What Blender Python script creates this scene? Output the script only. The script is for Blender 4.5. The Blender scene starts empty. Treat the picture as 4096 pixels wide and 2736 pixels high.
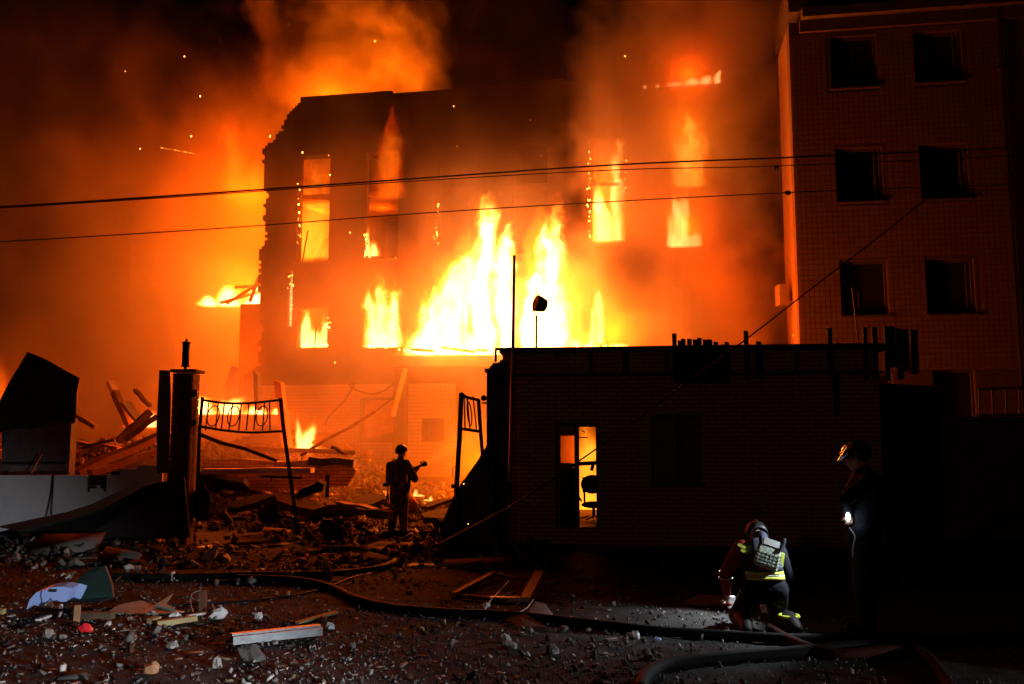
import bpy, bmesh, math, random
import numpy as np
from mathutils import Vector, Matrix, Euler

random.seed(7)
rng = np.random.default_rng(7)
sc = bpy.context.scene
col = sc.collection
PI = math.pi

# ------------------------------------------------------------------ camera, night sky, lights, exposure
F = 3641.0
PITCH = math.radians(6.53)
CAMZ = 1.78
cam = bpy.data.objects.new('camera', bpy.data.cameras.new('camera'))
col.objects.link(cam)
cam.location = (0, 0, CAMZ)
cam.rotation_euler = (PI / 2 + PITCH, 0, 0)
cam.data.sensor_width = 36
cam.data.lens = F / 4096 * 36
cam.data.clip_end = 2000
sc.camera = cam

sc.view_settings.view_transform = 'Standard'
sc.view_settings.look = 'None'
sc.view_settings.gamma = 1
sc.view_settings.exposure = 0
sc.view_settings.use_curve_mapping = False

w = bpy.data.worlds.new('World')
sc.world = w
w.use_nodes = True
wn = w.node_tree
sky = wn.nodes.new('ShaderNodeTexSky')
sky.sky_type = 'NISHITA'
sky.sun_disc = False
sky.sun_elevation = math.radians(2)
sky.sun_rotation = math.radians(200)
wn.links.new(sky.outputs[0], wn.nodes['Background'].inputs[0])
wn.nodes['Background'].inputs[1].default_value = 0.0004

sun = bpy.data.lights.new('moon_sun', 'SUN')
sun.energy = 0.0012
sun.angle = math.radians(0.5)
sun.color = (1, .93, .85)
so = bpy.data.objects.new('moon_sun', sun)
col.objects.link(so)
so.rotation_euler = (math.radians(60), 0, math.radians(20))

cy = sc.cycles
cy.volume_step_rate = 3.0
cy.volume_preview_step_rate = 3.0
cy.volume_max_steps = 128
cy.max_bounces = 4
cy.diffuse_bounces = 2
cy.glossy_bounces = 2
cy.transmission_bounces = 3
cy.transparent_max_bounces = 12
cy.volume_bounces = 0
cy.sample_clamp_indirect = 2.0
cy.sample_clamp_direct = 0
cy.caustics_reflective = False
cy.caustics_refractive = False
cy.use_denoising = True

FIRE = (1.0, .068, .0006)
FIRE_HOT = (1.0, .135, .002)


def lamp(name, loc, watts, color=FIRE, r=.35, kind='POINT', aim=None, angle=None, blend=.3):
    L = bpy.data.lights.new(name, kind)
    L.energy = watts
    L.color = color
    L.shadow_soft_size = r
    o = bpy.data.objects.new(name, L)
    o.location = loc
    if kind == 'SPOT':
        L.spot_size = math.radians(angle)
        L.spot_blend = blend
        o.rotation_euler = (Vector(aim) - Vector(loc)).to_track_quat('-Z', 'Y').to_euler()
    col.objects.link(o)
    return o


# ------------------------------------------------------------------ helpers
def at(px, py, Y):
    u = (px - 2048) / F
    v = (1368 - py) / F
    dy = math.cos(PITCH) - v * math.sin(PITCH)
    dz = math.sin(PITCH) + v * math.cos(PITCH)
    t = Y / dy
    return Vector((u * t, Y, CAMZ + dz * t))


def on_plane(px, py, p0, d):
    """pixel ray against the vertical plane through p0 with horizontal direction d"""
    r = at(px, py, 1.0) - Vector((0, 0, CAMZ))
    n = Vector((-d[1], d[0], 0))
    t = (Vector(p0) - Vector((0, 0, CAMZ))).dot(n) / r.dot(n)
    return Vector((0, 0, CAMZ)) + r * t


def vnoise(x, y, seed=0):
    x = np.asarray(x, float); y = np.asarray(y, float)
    xi = np.floor(x).astype(np.int64); yi = np.floor(y).astype(np.int64)
    fx = x - xi; fy = y - yi
    fx = fx * fx * (3 - 2 * fx); fy = fy * fy * (3 - 2 * fy)

    def h(a, b):
        n = (a * 374761393 + b * 668265263 + seed * 69069) & 0x7fffffff
        n = ((n ^ (n >> 13)) * 1274126177) & 0x7fffffff
        return ((n ^ (n >> 16)) & 0xffff) / 65535.0
    return (h(xi, yi) * (1 - fx) + h(xi + 1, yi) * fx) * (1 - fy) + (h(xi, yi + 1) * (1 - fx) + h(xi + 1, yi + 1) * fx) * fy


MOUNDS = [(-9.2, 24.5, 3.2, 2.6, 1.15), (-6.3, 26.5, 2.6, 2.0, 1.25), (-3.6, 26.5, 2.2, 1.8, .5), (-13.5, 27, 4, 3, 1.8),
          (-2.0, 22.8, 1.8, 1.2, .35), (-5.4, 19.0, 1.6, 1.0, .22), (-7.2, 15.3, 1.8, .6, .22), (-3.6, 12.3, 2.4, .5, .05),
          (0.4, 26.5, 2.0, 2.0, .4), (-7.5, 21.5, 2.0, 1.6, .55), (-1.1, 15.6, .7, .6, .25), (-10.5, 16.0, 1.5, .6, .3)]


def gz(x, y):
    x = np.asarray(x, float); y = np.asarray(y, float)
    z = np.zeros_like(x)
    for cx, cy_, rx, ry, h in MOUNDS:
        z = z + h * np.exp(-((x - cx) / rx) ** 2 - ((y - cy_) / ry) ** 2) * (.8 + .4 * vnoise(x * 1.7, y * 1.7, 3))
    z = z + .035 * (vnoise(x * .8, y * .8, 1) - .5) + .018 * (vnoise(x * 3.1, y * 3.1, 2) - .5)
    rough = np.clip((y - 12) / 4, 0, 1)
    z = z + (.008 + .03 * rough) * (vnoise(x * 9, y * 9, 5) - .5) + .01 * (vnoise(x * 22, y * 22, 6) - .5)
    return z


def gp(px, py, lift=0.0):
    """ground point under a pixel"""
    r = at(px, py, 1.0) - Vector((0, 0, CAMZ))
    t = CAMZ / -r.z
    for _ in range(6):
        p = Vector((0, 0, CAMZ)) + r * t
        t = (CAMZ - float(gz(p.x, p.y))) / -r.z
    p = Vector((0, 0, CAMZ)) + r * t
    p.z += lift
    return p


# ---- materials
MATS = {}


def mat(name, c, rough=.85, var=.25, scale=4.0, bump=.25, metal=0.0, bscale=30.0, c2=None, thr=.5, brick=None, emit=None, spec=.12, attr=None, alpha=None):
    if name in MATS:
        return MATS[name]
    m = bpy.data.materials.new(name)
    m.use_nodes = True
    t = m.node_tree
    b = t.nodes['Principled BSDF']
    tc = t.nodes.new('ShaderNodeTexCoord')
    no = t.nodes.new('ShaderNodeTexNoise')
    no.inputs['Scale'].default_value = scale
    no.inputs['Detail'].default_value = 6
    no.inputs['Roughness'].default_value = .65
    t.links.new(tc.outputs['Object'], no.inputs['Vector'])
    rp = t.nodes.new('ShaderNodeValToRGB')
    if c2 is None:
        a0 = tuple(x * (1 - var) for x in c); a1 = tuple(min(1, x * (1 + var)) for x in c)
        rp.color_ramp.elements[0].position = .3; rp.color_ramp.elements[1].position = .7
    else:
        a0, a1 = c, c2
        rp.color_ramp.elements[0].position = thr - .06; rp.color_ramp.elements[1].position = thr + .06
    rp.color_ramp.elements[0].color = (*a0, 1); rp.color_ramp.elements[1].color = (*a1, 1)
    t.links.new(no.outputs['Fac'], rp.inputs['Fac'])
    out = rp.outputs['Color']
    hb = None
    if brick:
        bt = t.nodes.new('ShaderNodeTexBrick')
        bt.inputs['Scale'].default_value = 1
        bt.inputs['Brick Width'].default_value = brick[0]
        bt.inputs['Row Height'].default_value = brick[1]
        bt.inputs['Mortar Size'].default_value = brick[2]
        bt.inputs['Color1'].default_value = (1, 1, 1, 1); bt.inputs['Color2'].default_value = (.8, .8, .8, 1)
        bt.inputs['Mortar'].default_value = (.35, .35, .35, 1)
        mp = t.nodes.new('ShaderNodeMapping')
        mp.inputs['Rotation'].default_value = (PI / 2, 0, 0)
        t.links.new(tc.outputs['Object'], mp.inputs['Vector'])
        t.links.new(mp.outputs[0], bt.inputs['Vector'])
        mx = t.nodes.new('ShaderNodeMixRGB'); mx.blend_type = 'MULTIPLY'; mx.inputs[0].default_value = 1
        t.links.new(out, mx.inputs[1]); t.links.new(bt.outputs['Color'], mx.inputs[2])
        out = mx.outputs[0]
        hb = bt.outputs['Fac']
    if attr:
        at_ = t.nodes.new('ShaderNodeAttribute'); at_.attribute_name = attr
        mx = t.nodes.new('ShaderNodeMixRGB'); mx.blend_type = 'MULTIPLY'; mx.inputs[0].default_value = 1
        t.links.new(out, mx.inputs[1]); t.links.new(at_.outputs['Color'], mx.inputs[2])
        out = mx.outputs[0]
    t.links.new(out, b.inputs['Base Color'])
    b.inputs['Roughness'].default_value = rough
    b.inputs['Metallic'].default_value = metal
    b.inputs['Specular IOR Level'].default_value = spec
    if bump:
        n2 = t.nodes.new('ShaderNodeTexNoise')
        n2.inputs['Scale'].default_value = bscale; n2.inputs['Detail'].default_value = 4
        t.links.new(tc.outputs['Object'], n2.inputs['Vector'])
        bp = t.nodes.new('ShaderNodeBump'); bp.inputs['Strength'].default_value = bump; bp.inputs['Distance'].default_value = .02
        t.links.new(n2.outputs['Fac'], bp.inputs['Height'])
        if hb:
            b2 = t.nodes.new('ShaderNodeBump'); b2.invert = True; b2.inputs['Strength'].default_value = .6; b2.inputs['Distance'].default_value = .01
            t.links.new(hb, b2.inputs['Height']); t.links.new(bp.outputs[0], b2.inputs['Normal'])
            bp = b2
        t.links.new(bp.outputs[0], b.inputs['Normal'])
    if emit:
        b.inputs['Emission Color'].default_value = (*emit[0], 1)
        b.inputs['Emission Strength'].default_value = emit[1]
    MATS[name] = m
    return m


M_asphalt = mat('dusty_asphalt', (.052, .050, .050), 1.0, .45, 2.2, .6, bscale=60, spec=.03)
M_wallburn = mat('sooty_render', (.042, .036, .032), .95, .5, .9, .3)
M_tile = mat('facade_tile', (.20, .14, .11), .6, .12, 1.5, .05)
M_joint = mat('facade_mortar', (.11, .085, .07), .95, .15, 3, .2)
M_tile_soot = mat('sooty_facade_tile', (.19, .15, .12), .7, .3, 1.2, .05)
M_conc = mat('broken_concrete', (.27, .25, .23), .92, .25, 6, .5)
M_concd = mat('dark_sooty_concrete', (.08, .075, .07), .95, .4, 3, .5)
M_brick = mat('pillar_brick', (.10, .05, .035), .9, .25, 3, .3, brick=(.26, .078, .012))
M_brickl = mat('sooty_brick', (.09, .045, .03), .9, .35, 5, .3)
M_plaster = mat('white_plaster', (.62, .62, .63), .9, .12, 2, .3, bscale=14)
M_metal = mat('black_painted_iron', (.02, .019, .018), .55, .3, 8, .1, metal=.3)
M_rust = mat('scorched_sheet_metal', (.07, .055, .05), .6, .5, 3, .2, metal=.5)
M_booth = mat('grey_booth_panel', (.13, .12, .13), .8, .45, 2.4, .2)
M_alu = mat('aluminium_profile', (.15, .16, .17), .45, .3, 5, .1, metal=.5)
M_galv = mat('galvanised_steel', (.30, .29, .29), .5, .2, 5, .05, metal=.5)
M_wood = mat('charred_timber', (.10, .065, .04), .9, .5, 3, .4)
M_woody = mat('raw_yellow_timber', (.34, .27, .13), .8, .2, 6, .2)
M_woodr = mat('reddish_plywood', (.34, .17, .09), .8, .3, 3, .1)
M_slat = mat('dark_stained_slat', (.035, .028, .024), .85, .3, 4, .2)
M_dark = mat('near_black_matte', (.03, .028, .026), .95, .3, 2, .2)  # shared near-black for interiors, sheets, debris and the shed
M_blue = mat('blue_plastic', (.30, .42, .80), .35, .08, 3, .03, spec=.5)
M_green = mat('green_sheeting', (.16, .30, .24), .6, .2, 2, .1)
M_darkgreen = mat('dark_green_tarp', (.015, .03, .025), .7, .3, 3, .3)
M_red = mat('red_plastic', (.65, .02, .03), .45, .1, 3, .05)
M_white = mat('white_plastic', (.75, .75, .75), .5, .08, 3, .05)
M_rubber = mat('fire_hose_cloth', (.010, .009, .009), .8, .3, 12, .2)
M_hosered = mat('red_hose_cloth', (.035, .007, .005), .8, .3, 12, .2)
M_cable = mat('black_cable', (.012, .012, .012), .55, .1, 4, 0)
M_glass = mat('sooty_glass', (.02, .02, .02), .45, .3, 2, 0, spec=.6)
M_frame = mat('window_frame_paint', (.12, .10, .09), .7, .2, 4, .1)
M_ember = mat('glowing_ember', (.05, .02, .01), .9, .1, 3, 0, emit=((1, .33, .04), 25))
M_skin = mat('skin', (.42, .25, .18), .6, .08, 6, .05)
M_navy = mat('dark_navy_cloth', (.012, .013, .02), .9, .3, 10, .3, bscale=12)
M_navy2 = mat('faded_navy_cloth', (.05, .055, .085), .9, .2, 10, .3, bscale=12)
M_camo = mat('mottled_camouflage_cloth', (.22, .17, .12), .9, c2=(.05, .04, .03), scale=9, thr=.5, bump=.3, bscale=12)
M_ochre = mat('tan_fire_coat', (.14, .11, .07), .85, .3, 8, .3, bscale=12)
M_helm = mat('black_helmet', (.02, .02, .02), .45, .1, 4, 0, spec=.3)
M_vest = mat('pale_green_grey_vest', (.36, .42, .35), .8, .12, 10, .3, bscale=30)
M_hiviz = mat('yellow_reflective_tape', (.62, .72, .08), .5, .05, 5, .05)
M_silver = mat('silver_reflective_tape', (.5, .52, .5), .35, .05, 5, .05)
M_coatred = mat('dark_red_sleeve', (.20, .012, .015), .8, .2, 8, .3, bscale=12)
M_boot = mat('black_boot', (.02, .018, .016), .6, .3, 6, .2)
M_rubble = mat('mixed_rubble', (1, 1, 1), 1.0, .12, 14, .3, attr='tint', spec=.06)
M_steelr = mat('rusty_steel', (.13, .06, .035), .8, .4, 6, .3)


# ---- mesh collecting
class MB:
    def __init__(s):
        s.v = []; s.f = []

    def add(s, vs, fs):
        n = len(s.v)
        s.v.extend([Vector(a) for a in vs])
        s.f.extend([tuple(i + n for i in f) for f in fs])
        return s

    def box(s, c, size, rot=None):
        hx, hy, hz = (a / 2 for a in size)
        vs = [Vector((x, y, z)) for x in (-hx, hx) for y in (-hy, hy) for z in (-hz, hz)]
        if rot is not None:
            R = rot if isinstance(rot, Matrix) else Euler(rot).to_matrix()
            vs = [R @ a for a in vs]
        c = Vector(c)
        return s.add([a + c for a in vs], [(0, 1, 3, 2), (4, 6, 7, 5), (0, 4, 5, 1), (2, 3, 7, 6), (0, 2, 6, 4), (1, 5, 7, 3)])

    def bar(s, p0, p1, w, h, up=(0, 0, 1)):
        p0 = Vector(p0); p1 = Vector(p1)
        d = (p1 - p0)
        L = d.length
        d = d / L
        u = Vector(up)
        if abs(d.dot(u)) > .95:
            u = Vector((0, 1, 0))
        sd = d.cross(u).normalized(); u = sd.cross(d).normalized()
        vs = []
        for p in (p0, p1):
            for a, b in ((-1, -1), (1, -1), (1, 1), (-1, 1)):
                vs.append(p + sd * a * w / 2 + u * b * h / 2)
        return s.add(vs, [(3, 2, 1, 0), (4, 5, 6, 7), (0, 1, 5, 4), (1, 2, 6, 5), (2, 3, 7, 6), (3, 0, 4, 7)])

    def tube(s, pts, r, seg=8, closed=False):
        pts = [Vector(p) for p in pts]
        n = len(pts)
        rs = r if hasattr(r, '__len__') else [r] * n
        vs = []; fs = []
        prev = None
        for i, p in enumerate(pts):
            a = pts[(i - 1) % n] if (closed or i > 0) else pts[i]
            b = pts[(i + 1) % n] if (closed or i < n - 1) else pts[i]
            d = (b - a).normalized()
            if prev is None:
                u = Vector((0, 0, 1)) if abs(d.z) < .9 else Vector((0, 1, 0))
                sd = d.cross(u).normalized()
            else:
                sd = (prev - d * prev.dot(d)).normalized()
            prev = sd
            u = sd.cross(d)
            for k in range(seg):
                an = 2 * PI * k / seg
                vs.append(p + (sd * math.cos(an) + u * math.sin(an)) * rs[i])
        m = n if closed else n - 1
        for i in range(m):
            for k in range(seg):
                a = i * seg + k; b = i * seg + (k + 1) % seg
                c = ((i + 1) % n) * seg + (k + 1) % seg; d_ = ((i + 1) % n) * seg + k
                fs.append((a, b, c, d_))
        if not closed:
            fs.append(tuple(range(seg))[::-1]); fs.append(tuple((n - 1) * seg + k for k in range(seg)))
        return s.add(vs, fs)

    def prism(s, poly, d):
        """closed polygon (list of points) extruded by vector d"""
        poly = [Vector(p) for p in poly]; d = Vector(d); n = len(poly)
        return s.add(poly + [p + d for p in poly], [tuple(range(n))[::-1], tuple(range(n, 2 * n))] + [(i, (i + 1) % n, (i + 1) % n + n, i + n) for i in range(n)])

    def ball(s, c, r, seg=14, rings=10, rot=None):
        r = Vector(r) if hasattr(r, '__len__') else Vector((r, r, r))
        c = Vector(c); vs = []; fs = []
        R = None if rot is None else Euler(rot).to_matrix()
        for i in range(1, rings):
            th = PI * i / rings
            for k in range(seg):
                ph = 2 * PI * k / seg
                v = Vector((r.x * math.sin(th) * math.cos(ph), r.y * math.sin(th) * math.sin(ph), r.z * math.cos(th)))
                vs.append(v)
        top = len(vs); vs.append(Vector((0, 0, r.z))); vs.append(Vector((0, 0, -r.z)))
        for i in range(rings - 2):
            for k in range(seg):
                fs.append((i * seg + k, (i + 1) * seg + k, (i + 1) * seg + (k + 1) % seg, i * seg + (k + 1) % seg))
        for k in range(seg):
            fs.append((top, k, (k + 1) % seg)); fs.append((top + 1, (rings - 2) * seg + (k + 1) % seg, (rings - 2) * seg + k))
        return s.add([c + (R @ v if R else v) for v in vs], fs)

    def build(s, name, m, parent=None, smooth=False, origin=None):
        me = bpy.data.meshes.new(name)
        if parent is not None:
            off = Vector((0, 0, 0)); q = parent
            while q is not None:
                off += q.location; q = q.parent
        elif origin is not None:
            off = Vector(origin)
        else:
            xs = [a.x for a in s.v]; ys = [a.y for a in s.v]; zs = [a.z for a in s.v]
            off = Vector(((min(xs) + max(xs)) / 2, (min(ys) + max(ys)) / 2, min(zs)))
        me.from_pydata([a - off for a in s.v], [], s.f)
        me.validate()
        me.materials.append(m)
        if smooth:
            me.polygons.foreach_set('use_smooth', [True] * len(me.polygons))
        o = bpy.data.objects.new(name, me)
        col.objects.link(o)
        if parent is not None:
            o.parent = parent
        else:
            o.location = off
        return o


def tag(o, label=None, cat=None, group=None, kind=None):
    if label: o['label'] = label
    if cat: o['category'] = cat
    if group: o['group'] = group
    if kind: o['kind'] = kind
    return o


def empty(name, loc, label, cat, group=None):
    o = bpy.data.objects.new(name, None)
    o.location = loc
    o.empty_display_size = .1
    col.objects.link(o)
    return tag(o, label, cat, group)


def instance(mesh_obj, name, loc, parent, rot=(0, 0, 0), scale=(1, 1, 1)):
    c = mesh_obj.copy()
    c.name = name
    col.objects.link(c)
    c.parent = parent
    c.location = loc
    c.rotation_euler = rot
    c.scale = scale
    return c


def subdiv_path(pts, n=6):
    """Catmull-Rom through the points"""
    P = [Vector(p) for p in pts]
    P = [P[0] * 2 - P[1]] + P + [P[-1] * 2 - P[-2]]
    out = []
    for i in range(1, len(P) - 2):
        a, b, c, d = P[i - 1:i + 3]
        for k in range(n):
            t = k / n
            out.append(.5 * ((2 * b) + (c - a) * t + (2 * a - 5 * b + 4 * c - d) * t * t + (3 * b - 3 * c + d - a) * t ** 3))
    out.append(P[-2])
    return out


def wall_cells(P0, d, xs, zs, thick, solid, ndir=1):
    """wall as a grid of cells; cells for which solid() is false are open, with closed reveals"""
    mb = MB()
    P0 = Vector(P0); d = Vector(d).normalized()
    n = Vector((-d.y, d.x, 0)) * thick * ndir     # away from the camera
    xs = sorted(set(round(x, 4) for x in xs)); zs = sorted(set(round(z, 4) for z in zs))
    S = [[solid((xs[i] + xs[i + 1]) / 2, (zs[j] + zs[j + 1]) / 2) for j in range(len(zs) - 1)] for i in range(len(xs) - 1)]

    def P(i, j, b):
        return P0 + d * xs[i] + Vector((0, 0, zs[j])) + (n if b else Vector((0, 0, 0)))
    nx = len(xs) - 1; nz = len(zs) - 1
    for i in range(nx):
        for j in range(nz):
            if not S[i][j]:
                continue
            mb.add([P(i, j, 0), P(i + 1, j, 0), P(i + 1, j + 1, 0), P(i, j + 1, 0)], [(0, 1, 2, 3)])
            mb.add([P(i, j, 1), P(i + 1, j, 1), P(i + 1, j + 1, 1), P(i, j + 1, 1)], [(3, 2, 1, 0)])
            for di, dj, a, b in ((-1, 0, (i, j), (i, j + 1)), (1, 0, (i + 1, j), (i + 1, j + 1)), (0, -1, (i, j), (i + 1, j)), (0, 1, (i, j + 1), (i + 1, j + 1))):
                ii, jj = i + di, j + dj
                if 0 <= ii < nx and 0 <= jj < nz and S[ii][jj]:
                    continue
                mb.add([P(*a, 0), P(*b, 0), P(*b, 1), P(*a, 1)], [(0, 1, 2, 3)])
    return mb


def lines(a, b, step, extra=()):
    n = max(1, int(round((b - a) / step)))
    return [a + (b - a) * i / n for i in range(n + 1)] + [e for e in extra if a < e < b]


def tile_field(parent, P0, d, x0, x1, z0, z1, tw, th, gap, proud, m, solid, near, limit=300):
    """cladding tiles standing proud of a wall: the largest-showing ones are parts, the rest one part"""
    P0 = Vector(P0); d = Vector(d).normalized(); nn = Vector((d.y, -d.x, 0))
    ang = math.atan2(d.y, d.x)
    cells = []
    nx = int((x1 - x0) / tw); nz = int((z1 - z0) / th)
    for i in range(nx):
        for j in range(nz):
            x = x0 + (i + .5) * tw; z = z0 + (j + .5) * th
            if solid(x, z) and solid(x - tw * .5, z - th * .5) and solid(x + tw * .5, z + th * .5) and solid(x - tw * .5, z + th * .5) and solid(x + tw * .5, z - th * .5):
                p = P0 + d * x + nn * (proud / 2) + Vector((0, 0, z))
                cells.append((near(p), p))
    cells.sort(key=lambda a: a[0])
    one = MB().box((0, 0, 0), (tw - gap, proud, th - gap)).build('tile', m, None, origin=(0, 0, 0))
    one.parent = parent
    off = Vector((0, 0, 0)); q = parent
    while q is not None:
        off += q.location; q = q.parent
    rest = MB()
    for k, (_, p) in enumerate(cells):
        tilt = random.uniform(-.012, .012)
        if k < limit:
            t = one if k == 0 else instance(one, 'tile', (0, 0, 0), parent)
            t.location = p - off
            t.rotation_euler = (tilt, 0, ang)
        else:
            rest.box(p, (tw - gap, proud, th - gap), (tilt, 0, ang))
    if rest.v:
        r = rest.build('tile_cladding', m, parent)
        r['kind'] = 'stuff'


# ------------------------------------------------------------------ volumes: flames and smoke
class Ex:
    """tiny expression layer over geometry nodes"""
    tree = None

    def __init__(s, sock):
        s.s = sock

    @staticmethod
    def math(op, a, b=None, clamp=False):
        n = Ex.tree.nodes.new('ShaderNodeMath'); n.operation = op; n.use_clamp = clamp
        for i, q in enumerate((a, b)):
            if q is None: continue
            if isinstance(q, Ex): Ex.tree.links.new(q.s, n.inputs[i])
            else: n.inputs[i].default_value = q
        return Ex(n.outputs[0])

    def __add__(a, b): return Ex.math('ADD', a, b)
    __radd__ = __add__
    def __sub__(a, b): return Ex.math('SUBTRACT', a, b)
    def __rsub__(a, b): return Ex.math('SUBTRACT', b, a)
    def __mul__(a, b): return Ex.math('MULTIPLY', a, b)
    __rmul__ = __mul__
    def __truediv__(a, b): return Ex.math('DIVIDE', a, b)
    def __rtruediv__(a, b): return Ex.math('DIVIDE', b, a)
    def __pow__(a, b): return Ex.math('POWER', a, b)
    def clamp(a): return Ex.math('ADD', a, 0.0, True)
    def abs(a): return Ex.math('ABSOLUTE', a)
    def max(a, b): return Ex.math('MAXIMUM', a, b)
    def min(a, b): return Ex.math('MINIMUM', a, b)
    def sqrt(a): return Ex.math('SQRT', a)


def combine(x, y, z):
    n = Ex.tree.nodes.new('ShaderNodeCombineXYZ')
    for i, q in enumerate((x, y, z)):
        if isinstance(q, Ex): Ex.tree.links.new(q.s, n.inputs[i])
        else: n.inputs[i].default_value = q
    return Ex(n.outputs[0])


def noise_tex(vec, scale, detail=3, rough=.55, color=False):
    n = Ex.tree.nodes.new('ShaderNodeTexNoise')
    n.inputs['Scale'].default_value = scale
    n.inputs['Detail'].default_value = detail
    n.inputs['Roughness'].default_value = rough
    Ex.tree.links.new(vec.s, n.inputs['Vector'])
    if not color:
        return Ex(n.outputs['Fac'])
    sp = Ex.tree.nodes.new('ShaderNodeSeparateXYZ')
    Ex.tree.links.new(n.outputs['Color'], sp.inputs[0])
    return Ex(sp.outputs[0]), Ex(sp.outputs[1]), Ex(sp.outputs[2])


def volume(name, lo, hi, voxel, field, material, loc=(0, 0, 0), rotz=0.0):
    ng = bpy.data.node_groups.new(name, 'GeometryNodeTree')
    ng.interface.new_socket('Geometry', in_out='INPUT', socket_type='NodeSocketGeometry')
    ng.interface.new_socket('Geometry', in_out='OUTPUT', socket_type='NodeSocketGeometry')
    Ex.tree = ng
    vc = ng.nodes.new('GeometryNodeVolumeCube')
    pos = ng.nodes.new('GeometryNodeInputPosition')
    sp = ng.nodes.new('ShaderNodeSeparateXYZ')
    ng.links.new(pos.outputs[0], sp.inputs[0])
    e = field(Ex(sp.outputs[0]), Ex(sp.outputs[1]), Ex(sp.outputs[2]))
    ng.links.new(e.s, vc.inputs['Density'])
    vc.inputs['Min'].default_value = lo; vc.inputs['Max'].default_value = hi
    for k, a, b in zip('XYZ', lo, hi):
        vc.inputs['Resolution ' + k].default_value = max(4, int((b - a) / voxel))
    sm = ng.nodes.new('GeometryNodeSetMaterial'); sm.inputs['Material'].default_value = material
    out = ng.nodes.new('NodeGroupOutput')
    ng.links.new(vc.outputs[0], sm.inputs[0]); ng.links.new(sm.outputs[0], out.inputs[0])
    v = bpy.data.volumes.new(name)
    o = bpy.data.objects.new(name, v)
    col.objects.link(o)
    o.location = loc; o.rotation_euler = (0, 0, rotz)
    o.modifiers.new('field', 'NODES').node_group = ng
    v.materials.append(material)
    return o


def flame_material(name, K, power=2.0, hot=((0, (1, .035, 0)), (.35, (1, .12, .003)), (.7, (1, .28, .02)), (1, (1, .5, .14))), step=.5):
    m = bpy.data.materials.new(name); m.use_nodes = True
    t = m.node_tree; t.nodes.clear()
    a = t.nodes.new('ShaderNodeAttribute'); a.attribute_name = 'density'
    rp = t.nodes.new('ShaderNodeValToRGB')
    while len(rp.color_ramp.elements) < len(hot):
        rp.color_ramp.elements.new(.5)
    for e, (p, c) in zip(rp.color_ramp.elements, hot):
        e.position = p; e.color = (*c, 1)
    t.links.new(a.outputs['Fac'], rp.inputs['Fac'])
    pw = t.nodes.new('ShaderNodeMath'); pw.operation = 'POWER'; pw.inputs[1].default_value = power
    t.links.new(a.outputs['Fac'], pw.inputs[0])
    mu = t.nodes.new('ShaderNodeMath'); mu.operation = 'MULTIPLY'; mu.inputs[1].default_value = K
    t.links.new(pw.outputs[0], mu.inputs[0])
    em = t.nodes.new('ShaderNodeEmission')
    t.links.new(rp.outputs[0], em.inputs[0]); t.links.new(mu.outputs[0], em.inputs[1])
    o = t.nodes.new('ShaderNodeOutputMaterial')
    t.links.new(em.outputs[0], o.inputs['Volume'])
    m.cycles.volume_step_rate = step
    return m


FM = flame_material('flame_gas', 14.0)
FM_HOT = flame_material('hot_flame_gas', 10.0, 1.8, hot=((0, (1, .05, 0)), (.3, (1, .16, .004)), (.6, (1, .34, .03)), (1, (1, .55, .2))))
FM_RED = flame_material('dull_red_flame_gas', 1.1, 1.6, hot=((0, (1, .03, 0)), (.5, (1, .06, .001)), (1, (1, .16, .004))))


FM_SOFT = flame_material('soft_orange_flame_and_glow_gas', 2.6, 1.3, hot=((0, (1, .09, 0)), (.5, (1, .2, .004)), (1, (1, .34, .02))))
FM_GLOW = flame_material('thin_orange_glow_gas', 1.1, 1.2, hot=((0, (1, .06, 0)), (.5, (1, .13, .002)), (1, (1, .24, .01))))
FM_MID = flame_material('broken_yellow_flame_gas', 5.0, 1.5, hot=((0, (1, .09, 0)), (.5, (1, .22, .006)), (1, (1, .4, .04))))
FM_RED2 = flame_material('red_flame_gas', 1.5, 1.3, hot=((0, (1, .025, 0)), (.5, (1, .05, 0)), (1, (1, .14, .003))))


def flame(name, label, base, tongues, D=.9, voxel=.055, rotz=0.0, seed=0.0, turb=.55, warp=.5, material=None, fr=1.3, box=None):
    """tongues: (x0, half width, height, lean, z0), metres from the base"""
    xmin = min(t[0] - t[1] + min(0, t[3] * t[2]) for t in tongues) - .35
    xmax = max(t[0] + t[1] + max(0, t[3] * t[2]) for t in tongues) + .35
    zmax = max(t[2] + t[4] for t in tongues) * 1.25 + .1
    zmin = min(t[4] for t in tongues)
    lo = (xmin, -D * 1.2, zmin); hi = (xmax, D * 1.2, zmax)
    if box:
        lo = (max(lo[0], box[0]), lo[1], lo[2]); hi = (min(hi[0], box[1]), hi[1], min(hi[2], box[2]))

    def field(x, y, z):
        v = combine(x + seed * 3.7, y + seed, (z - seed * 2) * .6)
        a, b, c = noise_tex(v, fr, 2, .5, True)
        hh = (z * (1.0 / zmax)).clamp() + .22
        x2 = x + (a - .5) * hh * (warp * 2.4)
        y2 = y + (b - .5) * hh * (warp * 2.0)
        z2 = z + (c - .5) * hh * (warp * 2.6)
        v2 = combine(x2 + seed, y2, z2 * .5)
        fine = noise_tex(v2, fr * 3.2, 5, .65)
        tot = None
        for x0, hw, H, lean, z0 in tongues:
            zz = ((z2 - z0) * (1.0 / H)).max(0.0)
            wd = (1.08 - zz * .75).max(.18) * hw
            r = (((x2 - x0 - zz * (lean * H)) / wd) ** 2.0 + ((y2 * (1 / D)) / (wd * (1 / hw))) ** 2.0).sqrt()
            f = 1.0 - r.max(zz * zz * .9 + r * .45)
            tot = f if tot is None else tot.max(f)
        tot = tot + (fine - .52) * turb * 1.6
        return (tot * 1.7).clamp()
    o = volume(name, lo, hi, voxel, field, material or FM, base, rotz)
    return tag(o, label, 'flame')


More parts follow.
